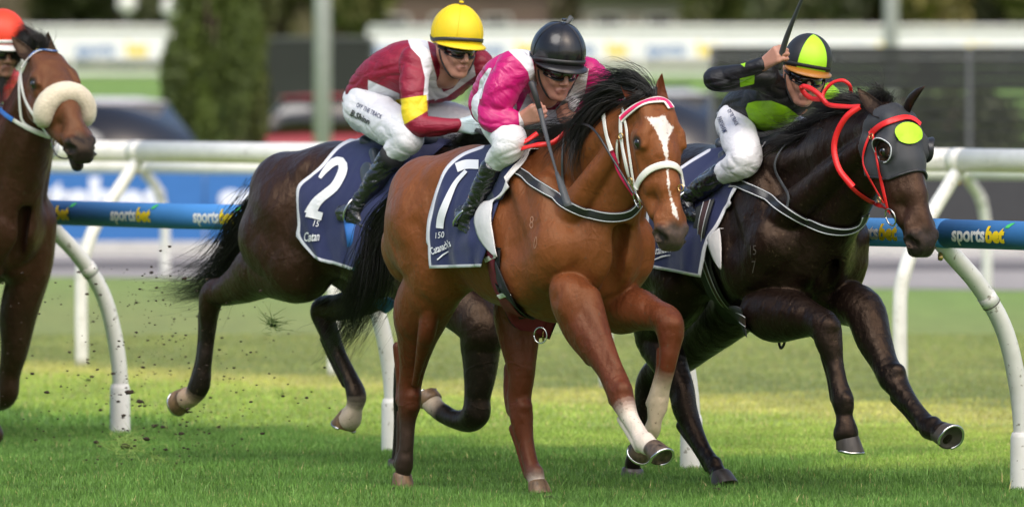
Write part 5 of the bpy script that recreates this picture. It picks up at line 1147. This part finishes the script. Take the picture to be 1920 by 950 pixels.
# ---------------------------------------------------------------- ground
def ground_mat():
    m = mat('turf', (.1, .15, .03), .9, bump=.03, bscale=25); nt = m.node_tree; L = nt.links; b = nt.nodes['Principled BSDF']
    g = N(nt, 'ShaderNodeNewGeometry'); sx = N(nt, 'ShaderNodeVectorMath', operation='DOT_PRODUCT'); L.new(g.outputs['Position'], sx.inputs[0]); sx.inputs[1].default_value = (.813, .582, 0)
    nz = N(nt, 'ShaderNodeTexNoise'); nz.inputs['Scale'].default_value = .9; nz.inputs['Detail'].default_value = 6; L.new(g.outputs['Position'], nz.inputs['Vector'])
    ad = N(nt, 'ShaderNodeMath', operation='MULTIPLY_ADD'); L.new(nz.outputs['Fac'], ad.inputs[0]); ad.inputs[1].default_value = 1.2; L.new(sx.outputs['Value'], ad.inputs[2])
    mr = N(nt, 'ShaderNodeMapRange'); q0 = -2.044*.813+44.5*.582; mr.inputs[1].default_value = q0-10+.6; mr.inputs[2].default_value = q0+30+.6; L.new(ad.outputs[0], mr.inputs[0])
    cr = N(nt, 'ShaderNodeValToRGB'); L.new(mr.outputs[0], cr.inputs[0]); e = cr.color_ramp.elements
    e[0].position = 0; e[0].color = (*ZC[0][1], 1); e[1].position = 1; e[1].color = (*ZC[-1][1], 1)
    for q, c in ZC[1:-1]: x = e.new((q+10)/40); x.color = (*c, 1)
    n2 = N(nt, 'ShaderNodeTexNoise'); n2.inputs['Scale'].default_value = 3.5; n2.inputs['Detail'].default_value = 8; n2.inputs['Roughness'].default_value = .7; L.new(g.outputs['Position'], n2.inputs['Vector'])
    m2 = N(nt, 'ShaderNodeMapRange'); m2.inputs[1].default_value = .3; m2.inputs[2].default_value = .7; m2.inputs[3].default_value = .7; m2.inputs[4].default_value = 1.3; L.new(n2.outputs['Fac'], m2.inputs[0])
    vs = N(nt, 'ShaderNodeVectorMath', operation='SCALE'); L.new(cr.outputs[0], vs.inputs[0]); L.new(m2.outputs[0], vs.inputs['Scale']); L.new(vs.outputs[0], b.inputs['Base Color']); return m
ZC = [(-10, (.085, .175, .032)), (1.0, (.10, .205, .038)), (1.7, (.20, .30, .052)), (4.3, (.27, .35, .065)), (4.9, (.36, .38, .095)), (5.7, (.35, .36, .09)), (6.3, (.18, .225, .065)), (12, (.20, .24, .07)), (22, (.17, .27, .06)), (30, (.15, .26, .05))]  # turf tones by distance from the rail; stand shadow and sunlit band painted in
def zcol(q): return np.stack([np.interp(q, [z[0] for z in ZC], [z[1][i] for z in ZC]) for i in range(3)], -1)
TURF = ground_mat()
# one sheet to the horizon, with the low bank on the far side of the course
ys = [5, 20, 35, 60, 90, 140, 160, 180, 200, 210, 400, 2500]; zs = [0, 0, 0, 0, 0, 0, .7, 1.35, 2.0, 2.15, 2.2, 2.2]; V = []; Fs = []
xs = [-1500, -200, -40, -10, 0, 10, 40, 200, 1500]
for y, z in zip(ys, zs):
    for x in xs: V.append((x, y, z))
for i in range(len(ys)-1):
    for j in range(len(xs)-1): a = i*len(xs)+j; Fs.append((a, a+1, a+1+len(xs), a+len(xs)))
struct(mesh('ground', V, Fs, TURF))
ROADM = mat('pale_gravel', (.30, .28, .27), .9, var=.15, scale=1.5, bump=.01, bscale=30)
struct(mesh('road', [(-70, 124, .004), (200, 118, .004), (200, 70, .004), (4.6, 74.9, .004), (-4.8, 80.5, .004), (-70, 119, .004)], [(0, 5, 4, 3, 2, 1)], ROADM))
struct(mesh('service_track', [(-60, 86, .008), (60, 80, .008), (60, 84, .008), (-60, 89.5, .008)], [(0, 1, 2, 3)], mat('dark_track', (.11, .10, .10), .9, var=.2, scale=2)))
struct(mesh('kerb', *(lambda m: (m.V, m.F))(MB().bx(-60, 60, 90.2, 90.6, .0, .14)), mat('pale_kerb', (.5, .5, .48), .8), None, False))
# grass blades
def blades(name, n, y0, y1, hgt, wid, seed, dark=1.0):
    r = np.random.default_rng(seed); y = (y0**2+(y1**2-y0**2)*r.random(n))**.5; x = (r.random(n)-.5)*2*(.066*y+.35)
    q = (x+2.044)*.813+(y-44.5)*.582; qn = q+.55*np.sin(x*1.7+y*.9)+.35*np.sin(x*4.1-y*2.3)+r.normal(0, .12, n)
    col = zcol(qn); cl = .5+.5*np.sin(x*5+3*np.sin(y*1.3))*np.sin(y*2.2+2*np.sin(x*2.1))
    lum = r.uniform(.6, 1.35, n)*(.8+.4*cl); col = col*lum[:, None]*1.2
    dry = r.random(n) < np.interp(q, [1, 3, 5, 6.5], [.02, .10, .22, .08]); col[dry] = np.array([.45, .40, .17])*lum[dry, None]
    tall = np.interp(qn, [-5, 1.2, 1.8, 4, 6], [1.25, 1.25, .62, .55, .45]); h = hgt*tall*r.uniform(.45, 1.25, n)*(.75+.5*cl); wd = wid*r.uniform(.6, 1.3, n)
    a = r.random(n)*2*np.pi; lean = r.normal(0, .45, n)*h+.15*h; b = r.random(n)*2*np.pi
    dx, dy = np.cos(a)*wd, np.sin(a)*wd; lx, ly = np.cos(b)*lean, np.sin(b)*lean
    V = np.empty((n, 5, 3)); V[:, 0] = np.stack([x-dx, y-dy, 0*x-.005], 1); V[:, 1] = np.stack([x+dx, y+dy, 0*x-.005], 1)
    V[:, 2] = np.stack([x+dx*.75+lx*.4, y+dy*.75+ly*.4, h*.6], 1); V[:, 3] = np.stack([x-dx*.75+lx*.4, y-dy*.75+ly*.4, h*.6], 1); V[:, 4] = np.stack([x+lx, y+ly, h], 1)
    me = bpy.data.meshes.new(name); me.vertices.add(n*5); me.vertices.foreach_set('co', V.astype(np.float32).ravel())
    base = np.arange(n)[:, None]*5; L = np.concatenate([base+[0, 1, 2, 3], base+[3, 2, 4]], 1).ravel()
    me.loops.add(len(L)); me.loops.foreach_set('vertex_index', L.astype(np.int32)); me.polygons.add(2*n)
    st = (np.arange(n)[:, None]*7+[0, 4]).ravel(); me.polygons.foreach_set('loop_start', st.astype(np.int32)); me.update(calc_edges=True)
    o = bpy.data.objects.new(name, me); C.objects.link(o); me.materials.append(BLADE); set_col(o, np.repeat(col, 5, 0)); return o
BLADE = mat('grass_blade', (.1, .2, .03), .55, attr='Col', var=.1, scale=3, spec=.3)
_b = BLADE.node_tree.nodes['Principled BSDF']; _b.inputs['Subsurface Weight'].default_value = 0
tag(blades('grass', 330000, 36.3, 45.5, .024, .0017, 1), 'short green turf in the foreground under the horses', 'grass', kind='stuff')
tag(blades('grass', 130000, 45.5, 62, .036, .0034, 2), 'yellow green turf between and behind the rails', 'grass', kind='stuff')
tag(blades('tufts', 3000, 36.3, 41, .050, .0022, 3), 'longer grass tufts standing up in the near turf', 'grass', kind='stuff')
# ---------------------------------------------------------------- rails
BLUE = mat('blue_padding', (.045, .21, .52), .7, var=.08, scale=3, bump=.004, bscale=7)
mat_seam = mat('grime', (.12, .11, .10), .8)
def rail_line(fr, u0, n, step, path, wr, z, r, pr, label_post, label_rail, group, rail_m, socket=True, lens=(0, 0)):
    for k in range(n):
        u = u0+k*step; t = thing('rail_post', label_post(k), 'rail post', fr.toW(np.array([u, 0, 0])), group)
        P = catmull([fr.toW(np.array([u, a, b])) for a, b in path], 26); tube('gooseneck', P, pr, M['white'], t, 16)
        if socket: tube('post_socket', [fr.toW(np.array([u, 0, b])) for b in (-.02, 0, .24, .265)], [pr*1.32, pr*1.32, pr*1.28, pr*1.1], M['white'], t, 16)
        tube('joint_collar', P[-9:-7], pr*1.08, M['white'], t, 16); tube('joint_seam', [P[-9], P[-9]*.9+P[-8]*.1], pr*1.10, mat_seam, t, 16); tube('clip', [P[-1]+np.array([0, 0, -r*.9]), P[-1]+np.array([.0, -.02, -r*1.25])], .012, M['brass'], t, 8)
    R = thing('rail', label_rail, 'rail', fr.toW(np.array([lens[0], wr, z])))
    us = np.arange(lens[0], lens[1], step)
    for a in us: tube('rail_section', [fr.toW(np.array([a+.004, wr, z])), fr.toW(np.array([a+step/2, wr, z-.004])), fr.toW(np.array([a+step-.004, wr, z]))], r, rail_m, R, 24)
    for a in us: tube('rail_joint', [fr.toW(np.array([a-.05, wr, z])), fr.toW(np.array([a+.05, wr, z]))], r*1.03, rail_m, R, 24)
    return R
FR = Frame(-2.044, 44.5, 54.4); FB = Frame(-2.79, 55.3, 50.0); FT = Frame(-3.25, 80.0, 33.4)
gn = [(0, 0), (0, .3), (.045, .56), (.12, .76), (.25, .93), (.38, 1.05), (.47, 1.13)]
names_near = ['well beyond the left edge', 'beyond the left edge', 'behind the left edge horse', 'left, amid flying dirt', 'under the tail of the bay horse', 'between the bay and black horses', 'at the right edge', 'beyond the right edge']
R1 = rail_line(FR, -7.458, 8, 2.486, gn, .48, 1.165, .064, .041, lambda k: 'curved white post of the near running rail '+names_near[k], 'blue padded running rail nearest the horses', 'near running rail posts', BLUE, lens=(-14.9, 17))
gb = [(0, 0), (0, .58), (-.035, .74), (-.11, .90), (-.25, 1.08), (-.46, 1.33)]
nb_ = ['far beyond the left edge', 'well beyond the left edge', 'beyond the left edge', 'left of the crossing near post', 'behind the rear hoof of the number 2 horse', 'behind the belly of the bay horse', 'right of the black horse', 'beyond the right edge']
R2 = rail_line(FB, -7.83, 8, 2.61, gb, -.46, 1.385, .068, .042, lambda k: 'white post of the middle rail '+nb_[k], 'plain white rail behind the blue padded rail', 'middle rail posts', M['white'], False, lens=(-15.66, 18))
gt = [(0, 0), (0, .45), (.03, .62), (.12, .82), (.38, 1.02)]
R3 = rail_line(FT, -1.78, 8, 1.78, gt, .38, 1.04, .055, .045, lambda k: 'blurred white post of the far rail '+['beyond the left edge', 'right of the left edge horse', 'under the number 2 cloth', 'behind the bay horse rump', 'behind the bay horse chest', 'behind the black horse', 'right of the black horse muzzle', 'beyond the right edge'][k], 'blurred far white rail', 'far rail posts', M['white'], False, lens=(-5.34, 20))
# sponsor print wrapped round the padded rail
def wrap_text(u, s, m, size, shift, mats, parent, bold=.035):
    V2, Fs = subdivide(*text_vf(s, bold), 2); V = []
    for x, y in V2:
        a = (y-.33)*size/.064; uu = u+(x+shift+.18*y)*size*1.0; rr = .0672
        V.append(FR.toW(np.array([uu, .48+math.cos(a)*rr, 1.165+math.sin(a)*rr])))
    return mesh('lettering', V, Fs, mats, parent, False)
wv = text_vf('sports', .035)[0][:, 0].max()+.04
for k in range(-6, 16):
    u = -.02+k*.765
    wrap_text(u, 'sports', None, .092, 0, M['decalwhite'], R1); wrap_text(u, 'bet', None, .098, wv*.94, M['decalyellow'], R1, .05)
    lf = [(1.22, .66), (1.48, .66), (1.66, .98), (1.40, .94), (1.24, .80)]; V = []
    for x, y in lf: x += wv*.94; a = (y-.33)*.098/.064; V.append(FR.toW(np.array([u+x*.098+.018*y, .48+math.cos(a)*.066, 1.165+math.sin(a)*.066])))
    mesh('logo_leaf', V, [(0, 1, 2, 3, 4)], M['decalgreen'], R1, False)
# ---------------------------------------------------------------- beyond the rails
HB = mat('blue_board', (.03, .15, .42), .5, var=.05); HD = mat('dark_board', (.035, .037, .04), .6, var=.1); LB = mat('pale_blue_print', (.7, .76, .85), .6)
for dark, ks in ((0, range(-12, 0)), (1, range(0, 10))):
    t = thing('advertising_hoarding', 'long dark grey hoarding beyond the far rail at the right' if dark else 'long blue hoarding with blurred white lettering beyond the far rail', 'hoarding', (ks[0]*3.0, 93, 0), 'hoardings beyond the far rail')
    for k in ks:
        x0 = k*3.0-.35; p = MB().bx(x0+.01, x0+2.99, 93, 93.06, .02, .93).build('panel', HD if dark else HB, t)
        MB().bx(x0+.01, x0+2.99, 92.98, 93.08, .93, .96).build('top_edge', M['white'] if not dark else HD, t)
        if not dark:
            V2, Fs = text_vf('sportsbet', .05); mesh('lettering', [(x0+.15+x*.62, 92.985, .34+y*.62) for x, y in V2], Fs, LB, p, False)
        for x in (x0+.3, x0+2.7): MB().bx(x-.02, x+.02, 93.06, 93.10, 0, .9).build('stay', HD, t)
def car(px, D, yaw, m, label, ln=4.4, wd=1.8, ht=1.45, roof=None):
    X = (px-960)/FOC*D; t = thing('parked_car', label, 'car', (X, D, 0), 'cars parked beyond the course'); a = math.radians(yaw); ca, sa = math.cos(a), math.sin(a)
    T = lambda x, y, z: (X+x*ca-y*sa, D+x*sa+y*ca, z)
    def loft(name, secs, mm, par):
        V = []; Fs = []
        for x, hw, z0, z1 in secs:
            for y, z in ((-hw, z0), (-hw*1.02, (z0+z1)/2), (-hw*.94, z1), (hw*.94, z1), (hw*1.02, (z0+z1)/2), (hw, z0)): V.append(T(x, y, z))
        for i in range(len(secs)-1):
            for j in range(6): Fs.append((i*6+j, i*6+(j+1) % 6, (i+1)*6+(j+1) % 6, (i+1)*6+j))
        Fs += [tuple(range(6)), tuple((len(secs)-1)*6+j for j in range(6))]
        return mesh(name, V, Fs, mm, par)
    h = ln/2; w2 = wd/2; b = loft('body', [(-h, w2*.8, .35, .75), (-h+.15, w2*.95, .25, .90), (-h+1, w2, .2, .95), (0, w2, .2, .95), (h-1.2, w2, .2, .93), (h-.2, w2*.93, .25, .75), (h, w2*.8, .35, .65)], m, t)
    loft('cabin_glass', [(-h+.35, w2*.8, .85, .95), (-h+.85, w2*.82, .85, ht-.06), (.1, w2*.82, .85, ht-.04), (h-1.15, w2*.84, .85, .95)], M['eye'], t)
    loft('roof', [(-h+.75, w2*.78, ht-.08, ht-.05), (-.6, w2*.78, ht-.06, ht), (.15, w2*.78, ht-.08, ht-.05)], roof or m, t)
    for sx in (-h+.8, h-.85):
        for sy in (-1, 1):
            w_ = tube('wheel', [T(sx, sy*(w2-.18), .32), T(sx, sy*(w2+.02), .32)], .32, RUB, t, 20); tube('rim', [T(sx, sy*(w2+.0), .32), T(sx, sy*(w2+.03), .32)], .19, M['steel'], w_, 14)
    for sy in (-1, 1): tube('headlight', [T(h-.08, sy*w2*.7, .66), T(h+.0, sy*w2*.68, .66)], .09, M['decalwhite'], t, 12)
car(215, 112, -60, mat('blue_car_paint', (.05, .10, .20), .25, coat=.6), 'blurred dark blue car with a pale roof right of the left edge horse', ht=1.62, roof=mat('pale_roof', (.6, .6, .62), .4))
car(690, 140, 4, mat('red_car_paint', (.28, .03, .04), .5, coat=.2), 'blurred red car behind the jockey in maroon silks', ht=1.62)
car(1235, 118, -70, mat('silver_car_paint', (.55, .57, .58), .25, coat=.6), 'blurred silver car behind the head of the bay horse', ht=1.72)
car(1020, 128, 10, mat('white_car_paint', (.6, .6, .6), .25, coat=.6), 'blurred white car hidden behind the jockey in cerise silks', ht=1.5)
car(1640, 150, 8, mat('grey_car_paint', (.35, .36, .36), .3, coat=.6), 'blurred pale grey car behind the dark fence at the right', ht=1.6)
DF = mat('dark_shade_cloth', (.016, .020, .017), .8, var=.35, scale=.6)
def fence(px0, px1, D, z0, z1, label, m, step=2.4):
    x0, x1 = (px0-960)/FOC*D, (px1-960)/FOC*D; t = thing('fence', label, 'fence', ((x0+x1)/2, D, 0)); n = max(1, int((x1-x0)/step))
    for i in range(n): a = x0+(x1-x0)*i/n; MB().bx(a+.03, a+(x1-x0)/n-.03, D, D+.03, z0, z1).build('panel', m, t)
    for i in range(n+1): a = x0+(x1-x0)*i/n; MB().bx(a-.03, a+.03, D-.03, D+.06, 0, z1+.05).build('post', mat_post, t)
    MB().bx(x0, x1, D-.03, D+.06, z1+.003, z1+.06).build('top_rail', mat_post, t)
def slats(px0, px1, D, z0, z1, label):
    x0, x1 = (px0-960)/FOC*D, (px1-960)/FOC*D; t = thing('fence', label, 'fence', ((x0+x1)/2, D, 0)); n = max(1, int((x1-x0)/2.4))
    for i in range(n):
        a = x0+(x1-x0)*i/n; b = a+(x1-x0)/n; mb = MB(); z = z0
        while z < z1-.02: mb.bx(a+.03, b-.03, D, D+.02, z, z+(.085 if z < z1-.5 else .13)); z += .135
        mb.build('slat_panel', DF, t)
    for i in range(n+1): a = x0+(x1-x0)*i/n; MB().bx(a-.03, a+.03, D-.03, D+.06, 0, z1+.05).build('post', mat_post, t)
mat_post = mat('grey_post', (.10, .11, .11), .5)
slats(1335, 2300, 104, .1, 2.2, 'tall dark slatted fence beyond the boards at the right'); fence(478, 700, 160, .1, 2.6, 'dark fence behind the red car', DF)
fence(880, 1290, 165, .1, 1.7, 'dark fence behind the silver car', mat('green_grey_cloth', (.10, .14, .10), .8))
def pole(px, D, r, label):
    X = (px-960)/FOC*D; t = thing('light_pole', label, 'pole', (X, D, 0)); g = mat('galvanised', (.55, .56, .56), .45)
    tube('pole', [(X, D, 0), (X, D, 6), (X, D, 13)], [r, r*.9, r*.6], g, t, 20); tube('base_plate', [(X, D, 0), (X, D, .06)], r*2, g, t, 16); MB().bx(X-.9, X+.9, D-.06, D+.06, 13.003, 13.15).build('lamp_arm', g, t)
    for s in (-.7, .7): MB().bx(X+s-.2, X+s+.2, D-.2, D+.1, 12.7, 12.99).build('lamp_head', g, t)
pole(605, 130, .135, 'grey light pole behind the jockey in the yellow cap'); pole(1671, 130, .12, 'grey light pole at the right above the black horse')
# banner rail on the bank
def banner(px0, px1, label):
    D = 203; x0, x1 = (px0-960)/FOC*D, (px1-960)/FOC*D; t = thing('banner_rail', label, 'rail', ((x0+x1)/2, D, 2.0), 'banner rails on the far bank'); n = max(1, round((x1-x0)/2.2)); w_ = (x1-x0)/n
    for i in range(n):
        a = x0+i*w_; p = MB().bx(a, a+w_-.02, D, D+.04, 2.30, 2.98).build('banner', M['decalwhite'], t)
        V2, Fs = text_vf('sports', .03); mesh('lettering', [(a+.15+x*.36, D-.015, 2.44+y*.42) for x, y in V2], Fs, HB, p, False)
        V2, Fs = text_vf('bet', .06); mesh('lettering', [(a+1.35+x*.36, D-.015, 2.44+y*.42) for x, y in V2], Fs, M['decalyellow'], p, False)
    tube('top_rail', [(x0, D, 3.08), (x1, D, 3.08)], .07, M['white'], t, 12); tube('lower_rail', [(x0, D-6, 2.0), (x1, D-6, 2.0)], .06, M['white'], t, 12)
    for i in range(n+1): a = x0+i*w_; tube('post', [(a, D+.08, 1.5), (a, D+.08, 3.05)], .05, M['white'], t, 8); tube('post', [(a, D-6, 1.4), (a, D-6, 1.98)], .05, M['white'], t, 8)
banner(-60, 322, 'white banner rail on the far bank behind the left edge horse'); banner(692, 2050, 'long white banner rail on the far bank with blue and yellow patches')
# trees and shrubs
def leafmat(name, c): return mat(name, c, .6, attr='Col', var=.25, scale=2)
LEAF = leafmat('leaves', (.05, .09, .02)); BARK = mat('bark', (.09, .06, .045), .9, bump=.02, bscale=12)
def tree(px, D, z0, hgt, rx, col, label, n=5200, ls=.12, kind='tree', trunk_h=.3, group='trees beyond the course', seed=0, name='tree'):
    r = np.random.default_rng(seed+500+int(px)); X = (px-960)/FOC*D; t = thing(name, label, kind, (X, D, z0), group)
    cz = z0+hgt*(.5+trunk_h/2); rz = hgt*(1-trunk_h)/2
    mb = MB(); mb.tube([(X, D, z0-.1), (X+.05, D, z0+hgt*.3), (X-.05, D, z0+hgt*.75)], [rx*.10+.05, rx*.07+.04, .03], 10)
    for k in range(7):
        a = r.random()*6.28; b = z0+hgt*r.uniform(.25, .6); mb.tube([(X, D, b), (X+math.cos(a)*rx*.4, D+math.sin(a)*rx*.4, b+hgt*.12), (X+math.cos(a)*rx*.75, D+math.sin(a)*rx*.75, b+hgt*.22)], [rx*.04+.02, rx*.03+.01, .01], 6)
    mb.build('trunk', BARK, t, True)
    nc = 46; cc = r.normal(0, 1, (nc, 3)); cc /= np.linalg.norm(cc, axis=1)[:, None]; cc *= (r.random(nc)**.45)[:, None]*.85; cr = r.uniform(.18, .36, nc)
    ci = r.integers(0, nc, n); d = r.normal(0, 1, (n, 3)); d /= np.linalg.norm(d, axis=1)[:, None]; P = cc[ci]+d*(cr[ci]*r.random(n)**.35)[:, None]
    P = P*np.array([rx, rx, rz])+np.array([X, D, cz])
    a = r.normal(0, 1, (n, 3)); a /= np.linalg.norm(a, axis=1)[:, None]; b = np.cross(a, r.normal(0, 1, (n, 3))); b /= np.linalg.norm(b, axis=1)[:, None]; s = (ls*r.uniform(.5, 1.2, n))[:, None]
    V = np.stack([P-a*s, P+b*s*.5, P+a*s, P-b*s*.5], 1).reshape(-1, 3); Fq = np.arange(4*n).reshape(n, 4)
    cw = (.7+.6*r.random(nc))[ci]*r.uniform(.75, 1.25, n); o = mesh('crown', V, Fq, LEAF, t, False); set_col(o, np.repeat(np.array(col)[None]*cw[:, None], 4, 0))
tree(390, 118, 0, 5.2, .76, (.080, .118, .014), 'tall narrow dark green hedge tree behind the rail at the left', 26000, .05, 'tree', .04, 'narrow hedge trees')
tree(455, 121, 0, 4.6, .45, (.08, .098, .015), 'smaller narrow hedge tree beside the tall one', 14000, .05, 'tree', .04, 'narrow hedge trees')
OL, BRN, DKG = (.17, .18, .05), (.20, .165, .11), (.13, .14, .07)
for i, (px, D, h_, rx, c) in enumerate([(-60, 250, 9, 4, BRN), (90, 256, 8, 3.2, DKG), (230, 262, 9, 3.2, BRN), (360, 255, 8, 3, DKG), (500, 258, 9, 3.0, OL), (630, 240, 8, 2.4, OL), (790, 285, 11, 3.2, BRN), (950, 288, 10, 3.2, BRN), (1150, 290, 9, 3, BRN),
        (1400, 262, 9, 2.8, OL), (1520, 250, 8, 2.6, DKG), (1640, 256, 9, 2.8, DKG), (1760, 248, 8, 2.4, (.30, .24, .09)), (1880, 256, 9, 3, DKG), (2000, 250, 9, 3, OL)]):
    tree(px, D, 2.1, h_, rx, c, 'blurred %s tree on the skyline %s' % ({BRN: 'brown', OL: 'olive', DKG: 'dark green'}.get(c, 'tawny'), ['at the left edge', 'above the left edge horse', 'left of the hedge tree', 'behind the hedge tree', 'right of the hedge tree', 'behind the left light pole', 'above the yellow cap', 'above the black cap', 'left of the raised whip',
        'right of the raised whip', 'above the lime cap', 'behind the right light pole', 'right of the right light pole', 'in the top right corner', 'beyond the right edge'][i]), 7000, .28, 'tree', .08)
for i, (px, D, h_, rx) in enumerate([(1380, 128, 1.9, .8), (1450, 135, 2.2, .9), (1560, 126, 1.7, .8), (1740, 132, 2.1, 1.0), (1850, 128, 1.8, .9)]):
    tree(px, D, 0, h_, rx, (.07, .085, .03), 'dim green shrub seen through the dark slatted fence '+['at its left end', 'behind the lime cap', 'above the neck of the black horse', 'right of the right light pole', 'near the right edge'][i], 3500, .08, 'shrub', .04, 'shrubs behind the slatted fence', 9, 'shrub')
car(1500, 145, 12, mat('dark_car_paint', (.05, .055, .06), .3, coat=.6), 'blurred dark car behind the slatted fence', ht=1.5)
wood = np.random.default_rng(5); n = 90000; P = np.stack([wood.uniform(-100, 70, n), wood.uniform(296, 310, n), 2+wood.random(n)**.8*(13+2*np.sin(wood.uniform(0, 6, n)))], 1); a = wood.normal(0, 1, (n, 3)); a /= np.linalg.norm(a, axis=1)[:, None]; b = np.cross(a, wood.normal(0, 1, (n, 3))); b /= np.linalg.norm(b, axis=1)[:, None]
V = np.stack([P-a*.6, P+b*.35, P+a*.6, P-b*.35], 1).reshape(-1, 3); o = mesh('woodland', V, np.arange(4*n).reshape(n, 4), LEAF, None, False); set_col(o, np.repeat((np.array([.16, .145, .07])*(.7+.6*wood.random((n, 1)))), 4, 0)); tag(o, 'dim brown green woodland closing the background', 'woodland', kind='stuff')
struct(mesh('distant_hill', [(-400, 312, 0), (400, 312, 0), (400, 330, 16), (-400, 330, 16), (-400, 700, 20), (400, 700, 20)], [(0, 1, 2, 3), (3, 2, 5, 4)], mat('hill_scrub', (.13, .13, .07), .9)))
def building(px0, px1, D, h_, label, wall_c, roof_c):
    x0, x1 = (px0-960)/FOC*D, (px1-960)/FOC*D; t = thing('building', label, 'building', ((x0+x1)/2, D, 2)); wm = mat('wall_render', wall_c, .8, var=.1, scale=1); rm = mat('roof_sheet', roof_c, .6)
    MB().bx(x0, x1, D, D+8, 2, 2+h_).build('wall', wm, t); MB().bx(x0-.4, x1+.4, D-.6, D+8.4, 2+h_+.003, 2+h_+.5).build('roof', rm, t)
    n = int((x1-x0)/1.6)
    for i in range(n): a = x0+.4+i*1.6; f = MB().bx(a, a+.9, D-.03, D+.02, 2.9, 3.9).build('window', M['white'], t); MB().bx(a+.06, a+.84, D-.045, D-.032, 2.96, 3.84).build('pane', M['eye'], f)
building(690, 1030, 270, 3.0, 'low brown building on the skyline behind the two middle jockeys', (.16, .11, .09), (.13, .09, .08)); building(1090, 1330, 268, 2.6, 'low beige building on the skyline left of the raised whip', (.32, .28, .24), (.2, .13, .10))
for px, py, r in ((325, 14, .30), (238, 8, .24)):
    D = 215; p = W(px, py, D); t = thing('round_sign', 'blurred white round marker %s the hedge tree top' % ('just left of' if px > 300 else 'well left of'), 'marker', (p[0], D, 2.1)); tube('disc', [(p[0], D, p[2]), (p[0], D+.05, p[2])], r, M['white'], t, 24); tube('post', [(p[0], D+.09, 2.0), (p[0], D+.09, p[2])], .04, mat_post, t, 8)
# ---------------------------------------------------------------- flying turf
SOIL = mat('soil', (.035, .022, .014), .95, bump=.004, bscale=80)
def clod(c, s, r):
    bm = []; V = []; n = 5
    for i in range(n+1):
        for j in range(7):
            a = math.pi*i/n; p = 2*math.pi*j/7; k = s*r.uniform(.6, 1.25)*(1 if 0 < i < n else .8); V.append(c+k*np.array([math.sin(a)*math.cos(p)*1.3, math.sin(a)*math.sin(p), math.cos(a)*.7]))
    Fs = [(i*7+j, i*7+(j+1) % 7, (i+1)*7+(j+1) % 7, (i+1)*7+j) for i in range(n) for j in range(7)]; return V, Fs
r_ = np.random.default_rng(11); big = MB()
spots = [(242, 735, .018), (290, 798, .013), (305, 800, .011), (232, 778, .01), (300, 882, .014), (85, 605, .0), (318, 462, .008), (301, 470, .007), (284, 500, .008), (148, 510, .009), (256, 567, .008), (381, 616, .010), (222, 752, .009), (188, 768, .009), (88, 735, .012), (262, 760, .008), (575, 745, .008), (452, 640, .006), (330, 640, .006), (355, 690, .006), (420, 705, .006), (280, 605, .005), (505, 700, .006), (540, 720, .005), (470, 660, .006), (262, 752, .016), (340, 812, .012), (310, 842, .010), (212, 700, .010), (180, 828, .012), (410, 800, .009), (130, 660, .008), (60, 700, .009), (352, 772, .010), (275, 822, .014), (240, 880, .012), (395, 745, .008)]
for px, py, s in spots:
    if s: V, Fs = clod(W(px, py, 41.5+r_.uniform(-1.2, 1.2)), s, r_); o = mesh('dirt_clod', V, Fs, SOIL); tag(o, 'dark clod of soil thrown up in the air by the hooves', 'dirt clod', 'soil clods in the air')
fine = MB()
for i in range(650):
    px = np.clip(r_.normal(280, 130), 5, 640); py = 500+r_.random()**.8*370; V, Fs = clod(W(px, py, 41.5+r_.uniform(-2, 2)), abs(r_.normal(0, .0030))+.0012, r_); fine.add(V, Fs)
tag(fine.build('dirt_spray', SOIL), 'fine spray of soil specks behind the rear hooves', 'dirt spray', kind='stuff')
def tuft(px, py, D, n, s, label, m):
    P = W(px, py, D); V = []; Fs = []
    for i in range(n):
        d = r_.normal(0, 1, 3)*[1.5, .6, .5]+[.3, 0, .25]; d /= np.linalg.norm(d); L_ = s*r_.uniform(.3, 1.6); st = P+r_.normal(0, s*.30, 3); cv = r_.normal(0, s*.35, 3); b = len(V)
        for q in range(4):
            t_ = q/3; c_ = st+d*L_*t_+cv*t_*t_; sd_ = np.cross(d, [0, 1, 0]); sd_ = sd_/(np.linalg.norm(sd_)+1e-9)*.0015*(1-t_*.8); V += [c_-sd_, c_+sd_]
        Fs += [(b+2*q, b+2*q+1, b+2*q+3, b+2*q+2) for q in range(3)]
    t = thing('turf_divot', label, 'divot', P); mesh('blades', V, Fs, m, t, False); V, Fs = clod(P, s*.22, r_); mesh('soil', V, Fs, SOIL, t)
TB = mat('torn_grass', (.22, .33, .07), .6, var=.3, scale=40)
tuft(512, 610, 41.2, 60, .06, 'torn tuft of grass flying behind the bay horse tail', TB); tuft(235, 835, 41.0, 110, .09, 'thick divot of turf kicked up beside the near white post', TB); tuft(298, 868, 41.0, 60, .05, 'small divot of turf near the ground right of the post', TB)
tuft(530, 742, 41.5, 14, .035, 'small wisp of torn grass in the air under the brown horse', TB); tuft(165, 712, 42, 16, .045, 'small wisp of torn grass at the left', TB)
for px, py, s, lb in ((742, 921, .02, 'beside the planted hind hoof of the bay horse'), (1030, 936, .016, 'in front of the white sock hoof'), (1345, 922, .02, 'beside the planted hoof of the black horse'), (1168, 905, .014, 'behind the black hind hooves'), (700, 915, .012, 'left of the bay horse hind leg')):
    D = FOC*CAMZ/(py-HY); V, Fs = clod(W(px, py, D)+np.array([0, 0, s*.4]), s, r_); tag(mesh('turf_clod', V, Fs, SOIL), 'lump of soil lying in the grass '+lb, 'soil clod', 'soil clods in the grass')
